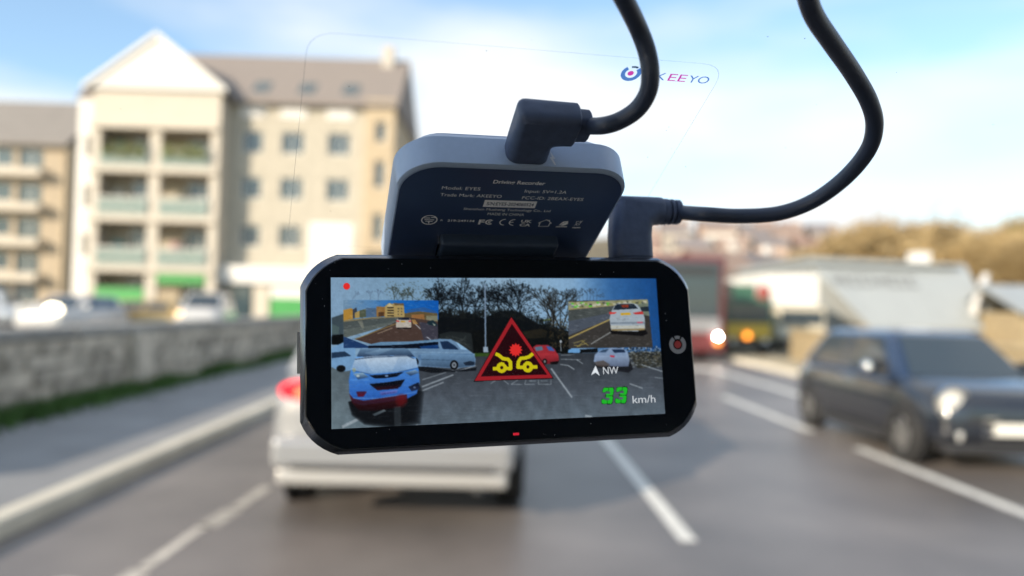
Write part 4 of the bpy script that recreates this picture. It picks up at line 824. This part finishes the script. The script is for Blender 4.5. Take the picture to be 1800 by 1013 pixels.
pline([TQ(*p) for p in ((785, 555), (740, 592), (700, 605), (640, 612), (612, 655), (608, 715), (650, 718))], 6.2, YE); line(TQ(650, 716), TQ(838, 712), 6.4, YE); ell(*TQ(725, 712), 9.4, 9.8, YE); ell(*TQ(725, 712), 2.8, 3, (34, 6, 12)); pline([TQ(650, 680), TQ(680, 660)], 2.5, (34, 6, 12))
# compass arrow, speed digits
poly([(1046, 640), (1056, 664), (1046, 657), (1036, 662)], (20, 30, 40), .8); poly([(1046.2, 643), (1054, 661.5), (1046, 655.5), (1038, 660.5)], (226, 232, 238))
def digit3(x0, y0, wd, ht, c, grow):
    sh_ = lambda x, y: (x0 + (x + .16 * (1 - y)) * wd, y0 + y * ht); g = grow
    up = [[(.10, 0), (.51, 0), (.50, .22), (.30, .22), (.24, .28), (0, .28), (0, .10)], [(.55, 0), (.90, 0), (1, .1), (1, .40), (.92, .485), (.34, .485), (.34, .385), (.66, .385), (.70, .35), (.70, .26), (.66, .22), (.54, .22)]]
    segs = up + [[(a_, 1 - b_) for a_, b_ in q_] for q_ in up]
    for s_ in segs:
        cx_ = sum(p[0] for p in s_) / len(s_); cy_ = sum(p[1] for p in s_) / len(s_)
        poly([sh_(cx_ + (p[0] - cx_) * (1 + g), cy_ + (p[1] - cy_) * (1 + g)) for p in s_], c)
for g, c in ((.16, (8, 26, 14)), (0, (30, 178, 40))):
    digit3(1056.5, 682, 19, 28, c, g); digit3(1080.5, 681, 19, 28, c, g)
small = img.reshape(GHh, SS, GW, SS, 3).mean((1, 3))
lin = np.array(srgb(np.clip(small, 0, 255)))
# one vertex per picture sample on the display sheet
xs = np.linspace(-DX, DX, GW) * .001; ys = np.linspace(DY, -DY, GHh) * .001
Xg, Yg = np.meshgrid(xs, ys); co = np.stack([Xg, Yg, np.full_like(Xg, .00005)], -1).reshape(-1, 3)
idx = np.arange(GW * GHh).reshape(GHh, GW); qd = np.stack([idx[:-1, :-1], idx[1:, :-1], idx[1:, 1:], idx[:-1, 1:]], -1).reshape(-1, 4)
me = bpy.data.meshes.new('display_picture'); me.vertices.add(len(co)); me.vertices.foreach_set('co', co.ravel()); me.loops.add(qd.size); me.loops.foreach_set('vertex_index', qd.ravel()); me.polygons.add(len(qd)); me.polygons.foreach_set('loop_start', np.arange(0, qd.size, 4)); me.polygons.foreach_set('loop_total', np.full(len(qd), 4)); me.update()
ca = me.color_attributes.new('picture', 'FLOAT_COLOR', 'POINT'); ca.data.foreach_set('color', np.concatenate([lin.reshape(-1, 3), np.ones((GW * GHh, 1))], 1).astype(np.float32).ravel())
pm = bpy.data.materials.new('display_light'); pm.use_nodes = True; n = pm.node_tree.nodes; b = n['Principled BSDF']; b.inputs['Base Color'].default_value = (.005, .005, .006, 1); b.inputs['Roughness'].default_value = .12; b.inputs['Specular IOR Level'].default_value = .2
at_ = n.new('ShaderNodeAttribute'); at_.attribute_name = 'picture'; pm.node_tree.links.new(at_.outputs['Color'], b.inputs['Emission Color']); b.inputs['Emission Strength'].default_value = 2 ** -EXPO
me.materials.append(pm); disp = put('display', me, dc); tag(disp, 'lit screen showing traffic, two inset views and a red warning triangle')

def text(s_, name, m, parent, x, y, wd, ht=None, z=.03, bold=0., shear=0., anchor='L'):
    """flat lettering, its left end and baseline at x, y (mm), fitted to wd mm wide and ht mm cap height"""
    cu = bpy.data.curves.new(name, 'FONT'); cu.body = s_; cu.size = 1; cu.offset = bold; cu.shear = shear; cu.resolution_u = 3
    t = bpy.data.objects.new(name, cu); col.objects.link(t); bpy.context.view_layer.update(); me_ = bpy.data.meshes.new_from_object(t.evaluated_get(bpy.context.evaluated_depsgraph_get())); bpy.data.objects.remove(t); bpy.data.curves.remove(cu)
    c_ = np.zeros(len(me_.vertices) * 3); me_.vertices.foreach_get('co', c_); c_ = c_.reshape(-1, 3); x0, x1 = c_[:, 0].min(), c_[:, 0].max(); sx = wd / (x1 - x0); sy = sx if ht is None else ht / .73
    c_[:, 0] = (x + (c_[:, 0] - x0) * sx) * .001; c_[:, 1] = (y + c_[:, 1] * sy) * .001; c_[:, 2] = z * .001; me_.vertices.foreach_set('co', c_.ravel()); me_.update(); me_.materials.clear(); me_.materials.append(m)
    return put(name, me_, parent)
WT = glow('display_white', (205, 210, 216))
a = D(1060, 658.5); b = D(1087, 657); text('NW', 'heading_text', WT, disp, a[0], a[1], b[0] - a[0], 1.95, .09)
a = D(1112, 709.5); b = D(1152, 707.5); text('km/h', 'unit_text', WT, disp, a[0], a[1], b[0] - a[0], 2.0, .09)

# --- mount plate on the glass
TH = 1.20491
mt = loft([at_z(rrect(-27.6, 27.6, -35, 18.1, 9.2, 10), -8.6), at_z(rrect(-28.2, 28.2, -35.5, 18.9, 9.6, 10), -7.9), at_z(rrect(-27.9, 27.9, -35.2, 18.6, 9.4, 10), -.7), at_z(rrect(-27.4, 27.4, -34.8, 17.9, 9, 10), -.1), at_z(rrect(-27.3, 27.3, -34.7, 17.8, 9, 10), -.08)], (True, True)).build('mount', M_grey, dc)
mt.location = (-.00016, .03266, .0064); mt.rotation_euler = (TH, 0, 0)
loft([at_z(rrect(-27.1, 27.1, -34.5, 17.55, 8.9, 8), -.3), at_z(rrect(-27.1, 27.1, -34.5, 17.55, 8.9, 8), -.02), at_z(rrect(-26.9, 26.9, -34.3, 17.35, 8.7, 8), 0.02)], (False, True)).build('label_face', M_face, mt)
loft([at_z(rrect(-24.8, 24.8, -33, 14.8, 8, 8), -12.4), at_z(rrect(-24.8, 24.8, -33, 14.8, 8, 8), -11.6), at_z(rrect(-25.4, 25.4, -33.4, 15.6, 8, 8), -11.4), at_z(rrect(-26.2, 26.2, -33.6, 16.9, 8.4, 8), -8.9), at_z(rrect(-25.6, 25.6, -33.6, 16.4, 8.4, 8), -8.62)], (True, True)).build('adhesive_pad', M_pad, mt)
TX_ = lambda s_, x, y, wd, ht, bold=0.: text(s_, 'label_text', M_print, mt, x, y, wd, ht, .06, bold)
TX_('Driving Recorder', -5.9, 12.55, 12.6, 1.35, .02)
TX_('Model: EYES', -17.5, 9.65, 9.1, 1.25); TX_('Trade Mark: AKEEYO', -17.5, 7.0, 14.8, 1.25)
TX_('Input: 5V=1.2A', 2.45, 9.45, 10.5, 1.25); TX_('FCC-ID: 2BEAX-EYES', 2.45, 6.8, 15.6, 1.25)
MB().add(mmv([(-6.5, 3.2, .05), (6.65, 3.2, .05), (6.6, 6.0, .05), (-6.5, 6.0, .05)]), [(0, 1, 2, 3)]).build('serial_sticker', M_print, mt)
text('S/N:EYES-2024060524', 'label_text', M_face, mt, -5.75, 3.95, 11.8, 1.35, .08, .012)
TX_('Shenzhen Musheng Technology Co., Ltd', -11, 1.75, 22, .95); TX_('MADE IN CHINA', -4.7, -.2, 9.35, 1.1)
arc_band(-18.7, -2.85, 1.72, 2.02, 0, 360, .06, 32).build('approval_mark', M_print, mt)
gmk = MB()
for x0, x1, y0, y1 in ((-20.1, -18.6, -2.2, -1.9), (-18.4, -17.3, -1.95, -1.65), (-19.9, -17.5, -2.95, -2.65), (-19.6, -17.8, -3.6, -3.3), (-18.85, -18.55, -4.4, -3.6)): gmk.add(mmv([(x0, y0, .06), (x1, y0, .06), (x1, y1, .06), (x0, y1, .06)]), [(0, 1, 2, 3)])
gmk.build('approval_mark', M_print, mt)
TX_('R', -15.9, -3.25, .6, .8); TX_('219-249134', -14.2, -3.35, 6.8, .95, .02); TX_('F', -6.3, -4.25, 1.5, 2.1, .03)
arc_band(-3.5, -3.2, .72, 1.12, 45, 315, .06).build('approval_mark', M_print, mt); arc_band(-3.4, -3.2, .2, .5, 50, 310, .06).build('approval_mark', M_print, mt)
arc_band(.45, -3.1, 1.12, 1.42, 90, 270, .06).build('approval_mark', M_print, mt); arc_band(2.9, -3.1, 1.12, 1.42, 90, 270, .06).build('approval_mark', M_print, mt); MB().add(mmv([(1.6, -3.22, .06), (2.7, -3.22, .06), (2.7, -2.95, .06), (1.6, -2.95, .06)]), [(0, 1, 2, 3)]).build('approval_mark', M_print, mt)
TX_('UK', 4.55, -3.05, 2.85, 1.2, .03); TX_('CA', 4.55, -4.7, 2.85, 1.2, .03)
def strokes(name, pts, wd, m, parent, z=.06, close=False):
    k = MB(); P = [Vector(p) for p in pts] + ([Vector(pts[0])] if close else [])
    for p, q in zip(P, P[1:]):
        d = (q - p).normalized() * wd / 2; nn = Vector((-d.y, d.x)); p = p - d; q = q + d; k.add(mmv([(*(p + nn), z), (*(q + nn), z), (*(q - nn), z), (*(p - nn), z)]), [(0, 1, 2, 3)])
    return k.build(name, m, parent)
strokes('approval_mark', [(9.7, -4.6), (12.3, -4.5), (12.3, -3.1), (12.7, -3.1), (11.9, -2.3), (11.9, -1.8), (11.5, -1.8), (11.5, -2.0), (11.0, -1.6), (9.3, -3.1), (9.7, -3.1)], .2, M_print, mt, close=True)
MB().add(mmv([(14.9, -3.9, .06), (16.2, -4.1, .06), (17.2, -3.3, .06), (16.9, -1.95, .06), (15.6, -2.3, .06)]), [(0, 1, 2, 3, 4)]).build('approval_mark', M_print, mt); strokes('approval_mark', [(14.5, -4.6), (17.2, -4.5)], .35, M_print, mt); strokes('approval_mark', [(15.2, -3.8), (16.5, -2.4)], .12, M_face, mt, .08)
strokes('approval_mark', [(19.2, -2.0), (20.6, -1.9), (20.3, -3.6), (19.5, -3.6)], .14, M_print, mt, close=True); strokes('approval_mark', [(19.1, -4.85), (20.9, -4.8)], .4, M_print, mt); strokes('approval_mark', [(19.1, -3.9), (20.8, -1.7)], .12, M_print, mt)
MB().add(mmv([(u_, 18.6 + (-n_ - .7) / 7.2 * .3 + .03, n_) for u_, n_ in ((7.6, -1.2), (6.7, -3.4), (7.3, -3.4), (7.0, -5.4), (8.1, -2.9), (7.5, -2.9), (8.0, -1.2))]), [(0, 1, 2, 5, 6), (2, 3, 4, 5)]).build('charge_mark', mat('pale_engraving', (.6, .64, .7), .5), mt)
# hinge between mount and housing
hb = MB().box(-.0151, .0161, -.0226, -.0089, -.004, .0032).build('hinge', M_case, mt); bevel(hb, .0009, 3)
MB().box(-.0158, -.01535, -.0222, -.0098, -.003, .0024).build('hinge_pin', M_chrome, mt); MB().box(.01635, .01665, -.0222, -.015, -.003, .0020).build('hinge_pin', M_chrome, mt)

dk = MB(); rd_ = random.Random(5)
for i in range(46):
    x, y = rd_.uniform(-46, 50), rd_.uniform(-22, 22)
    if abs(x) < 43 and abs(y) < 18.5: continue
    q_ = rd_.uniform(.05, .12); dk.add(mmv([(x - q_, y, .02), (x, y - q_ * .6, .02), (x + q_, y + q_ * .2, .02), (x, y + q_, .02)]), [(0, 1, 2, 3)])
tag(dk.build('dust', mat('dust_specks', (.5, .5, .5), .9), dc), kind='stuff')
# ------------------------------------------------------------------ cables and plugs (separate things plugged into the dashcam)
def spline(pts, k=10):
    P = [Vector(p) for p in pts]; P = [P[0] * 2 - P[1]] + P + [P[-1] * 2 - P[-2]]; o = []
    for i in range(1, len(P) - 2):
        for j in range(k):
            t = j / k; a_, b_, c_, d_ = P[i - 1:i + 3]; o.append(.5 * ((2 * b_) + (c_ - a_) * t + (2 * a_ - 5 * b_ + 4 * c_ - d_) * t * t + (3 * b_ - a_ - 3 * c_ + d_) * t ** 3))
    return o + [P[-2]]
MNT = DEV @ Matrix.Translation(mt.location) @ Matrix.Rotation(TH, 4, 'X')
def framed(name, label, Mx):
    o = empty(name, label=label, cat='cable'); o.location = Mx.translation; o.rotation_euler = Mx.to_euler(); return o
Mi = lambda Mx, pts: [Mx.inverted() @ Vector(p) for p in pts]
def rod(pts, sec, n=7):
    """rounded-rectangle section (hx, hy) swept in mm along straight axis pts: list of (point, u, v, hx, hy, r)"""
    rings = []
    for (p, U, W, hx, hy, r_) in pts:
        rings.append([tuple(Vector(p) + Vector(U) * a_ + Vector(W) * b_) for a_, b_ in rrect(-hx, hx, -hy, hy, min(r_, hx * .98, hy * .98), n)])
    return loft(rings)
X_, Y_, Z_ = (1, 0, 0), (0, 1, 0), (0, 0, 1)
# upper cable, into the end of the mount
c1 = framed('upper_power_cable', 'black cable curving up from the angled plug on the mount', MNT)
q7 = .7071
D_ = lambda a_, b_: (a_, b_, 0)
pl = rod([((1.3, 15.6, -4.6), X_, Z_, 4.3, 2.6, 2), ((1.3, 16.2, -4.6), X_, Z_, 4.9, 3.2, 2.4), ((1.3, 17.5, -4.6), X_, Z_, 5.0, 3.5, 2.6), ((1.1, 22.5, -4.6), X_, Z_, 5.0, 3.55, 2.6),
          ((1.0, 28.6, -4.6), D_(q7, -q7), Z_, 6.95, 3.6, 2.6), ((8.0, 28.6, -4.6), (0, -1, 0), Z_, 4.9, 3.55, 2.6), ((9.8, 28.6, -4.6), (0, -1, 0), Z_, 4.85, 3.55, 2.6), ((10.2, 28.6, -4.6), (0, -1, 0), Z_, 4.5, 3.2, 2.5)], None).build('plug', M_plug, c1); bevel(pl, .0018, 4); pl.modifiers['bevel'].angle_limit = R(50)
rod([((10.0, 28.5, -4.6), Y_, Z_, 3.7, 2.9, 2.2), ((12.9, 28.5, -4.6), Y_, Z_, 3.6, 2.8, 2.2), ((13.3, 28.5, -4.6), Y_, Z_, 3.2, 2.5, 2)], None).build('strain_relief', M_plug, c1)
W1 = [[0.01803, 0.16476, 1.58957], [0.02171, 0.16469, 1.58978], [0.02522, 0.1636, 1.59074], [0.02847, 0.16149, 1.59275], [0.0301, 0.15839, 1.59558], [0.03009, 0.1563, 1.59899], [0.02908, 0.15521, 1.60308], [0.02682, 0.15283, 1.60683], [0.02321, 0.1467, 1.60947], [0.01955, 0.141, 1.61187], [0.01477, 0.13299, 1.61531], [0.01078, 0.1241, 1.61934]]
st1 = MNT @ Vector((.0128, .0285, -.0046))
MB().tube(spline(Mi(MNT, [st1] + W1[1:])), .0019, 16).build('cord', M_cable, c1)
# lower cable, into the top of the housing
c2_ = framed('rear_camera_cable', 'black cable looping right and up from the ribbed plug on the housing', DEV)
ZP = -8.0
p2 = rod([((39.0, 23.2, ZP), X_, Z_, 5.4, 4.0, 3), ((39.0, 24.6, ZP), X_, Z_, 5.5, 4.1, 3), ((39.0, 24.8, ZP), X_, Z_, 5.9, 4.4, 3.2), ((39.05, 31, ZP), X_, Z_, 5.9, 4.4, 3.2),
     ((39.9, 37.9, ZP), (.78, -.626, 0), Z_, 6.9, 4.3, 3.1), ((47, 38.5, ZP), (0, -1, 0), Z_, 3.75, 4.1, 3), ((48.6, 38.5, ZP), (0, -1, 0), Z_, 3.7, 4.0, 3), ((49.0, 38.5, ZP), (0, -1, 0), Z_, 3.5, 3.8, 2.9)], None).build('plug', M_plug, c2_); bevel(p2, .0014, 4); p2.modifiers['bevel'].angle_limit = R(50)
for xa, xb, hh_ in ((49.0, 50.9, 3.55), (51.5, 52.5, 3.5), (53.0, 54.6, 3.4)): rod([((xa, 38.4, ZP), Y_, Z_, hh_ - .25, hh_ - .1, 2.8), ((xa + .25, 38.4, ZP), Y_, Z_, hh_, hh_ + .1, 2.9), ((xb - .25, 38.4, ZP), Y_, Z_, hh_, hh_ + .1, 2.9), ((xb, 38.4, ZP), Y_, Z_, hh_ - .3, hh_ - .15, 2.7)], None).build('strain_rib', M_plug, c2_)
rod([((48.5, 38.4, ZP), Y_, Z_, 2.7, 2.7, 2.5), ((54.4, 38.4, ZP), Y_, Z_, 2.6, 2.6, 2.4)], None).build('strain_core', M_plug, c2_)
W2 = [[0.04795, 0.20706, 1.57703], [0.05635, 0.20941, 1.57693], [0.06605, 0.21024, 1.57683], [0.07629, 0.20804, 1.57763], [0.0839, 0.20382, 1.58069], [0.089, 0.1966, 1.58575], [0.0909, 0.18842, 1.59125], [0.09002, 0.18331, 1.59613], [0.08624, 0.17827, 1.60049], [0.07957, 0.17222, 1.60518], [0.07034, 0.16261, 1.60874], [0.06365, 0.15552, 1.61138], [0.05969, 0.14993, 1.61368], [0.05551, 0.1424, 1.61696], [0.0507, 0.1325, 1.62138]]
st2 = DEV @ Vector((.054, .0384, ZP * .001))
MB().tube(spline(Mi(DEV, [st2] + W2[1:])), .00205, 16).build('cord', M_cable, c2_)

# ------------------------------------------------------------------ clear film stuck on the glass, with its logo
def ink(name, c):
    m = bpy.data.materials.new(name); m.use_nodes = True; n = m.node_tree.nodes; n.clear(); o = n.new('ShaderNodeOutputMaterial'); t = n.new('ShaderNodeBsdfTransparent'); t.inputs['Color'].default_value = (*c, 1); m.node_tree.links.new(t.outputs[0], o.inputs['Surface']); return m
GLS = MNT @ Matrix.Translation((0, 0, -.01265))
fs = empty('film_sticker', label='clear rectangular film on the windscreen with blue and pink logo', cat='sticker'); fs.location = GLS.translation; fs.rotation_euler = GLS.to_euler()
gd = MB()
for i in range(110):
    x, y = rd_.uniform(-130, 130), rd_.uniform(-120, 55); q_ = rd_.uniform(.06, .16); gd.add(mmv([(x - q_, y, -.2), (x, y - q_, -.2), (x + q_ * 1.6, y, -.2), (x, y + q_ * .8, -.2)]), [(0, 1, 2, 3)])
go = gd.build('dust', mat('glass_dust', (.45, .45, .43), .9), own); tag(go, kind='stuff'); go.matrix_local = Matrix.Translation(-O) @ GLS
FO = [(-47.4, 42.0), (43.5, 42.0), (44.6, -35), (-53.0, -35)]
def soft(P, r_, n=6):
    o = []
    for i, p in enumerate(P):
        p = Vector(p); a_ = Vector(P[i - 1]); b_ = Vector(P[(i + 1) % 4]); s1 = p + (a_ - p).normalized() * r_; s2 = p + (b_ - p).normalized() * r_
        o += [s1 * (1 - t) ** 2 + p * 2 * t * (1 - t) + s2 * t * t for t in [k / n for k in range(n + 1)]]
    return o
fo = soft(FO, 6)
MB().add(mmv([(*p, 0) for p in fo]), [tuple(range(len(fo)))]).build('film', clear_mat(), fs)
cx_, cy_ = -3, 3; inn = [Vector((cx_, cy_)) + (p - Vector((cx_, cy_))) * .9985 for p in fo]; n = len(fo)
MB().add(mmv([(*p, .02) for p in fo] + [(*p, .02) for p in inn]), [(i, (i + 1) % n, n + (i + 1) % n, n + i) for i in range(n)]).build('film_edge', ink('film_edge', (.34, .38, .45)), fs)
M_lb = ink('logo_blue', (.10, .22, .48)); M_lp = ink('logo_pink', (.72, .06, .34)); M_lk = ink('logo_dark', (.06, .09, .13))
arc_band(22.0, 37.5, 1.35, 2.35, 130, 410, .03).build('logo_ring', M_lb, fs); arc_band(22.2, 37.6, 1.55, 2.1, 62, 112, .03, 8).build('logo_arc', M_lk, fs); disc(21.9, 37.5, .72, .03).build('logo_dot', M_lp, fs)
text('AK', 'logo_letters', M_lb, fs, 25.3, 36.2, 5.3, 2.3, .03); text('EE', 'logo_letters', M_lp, fs, 31.3, 36.15, 4.4, 2.3, .03); text('YO', 'logo_letters', M_lb, fs, 36.2, 36.1, 5.2, 2.3, .03)
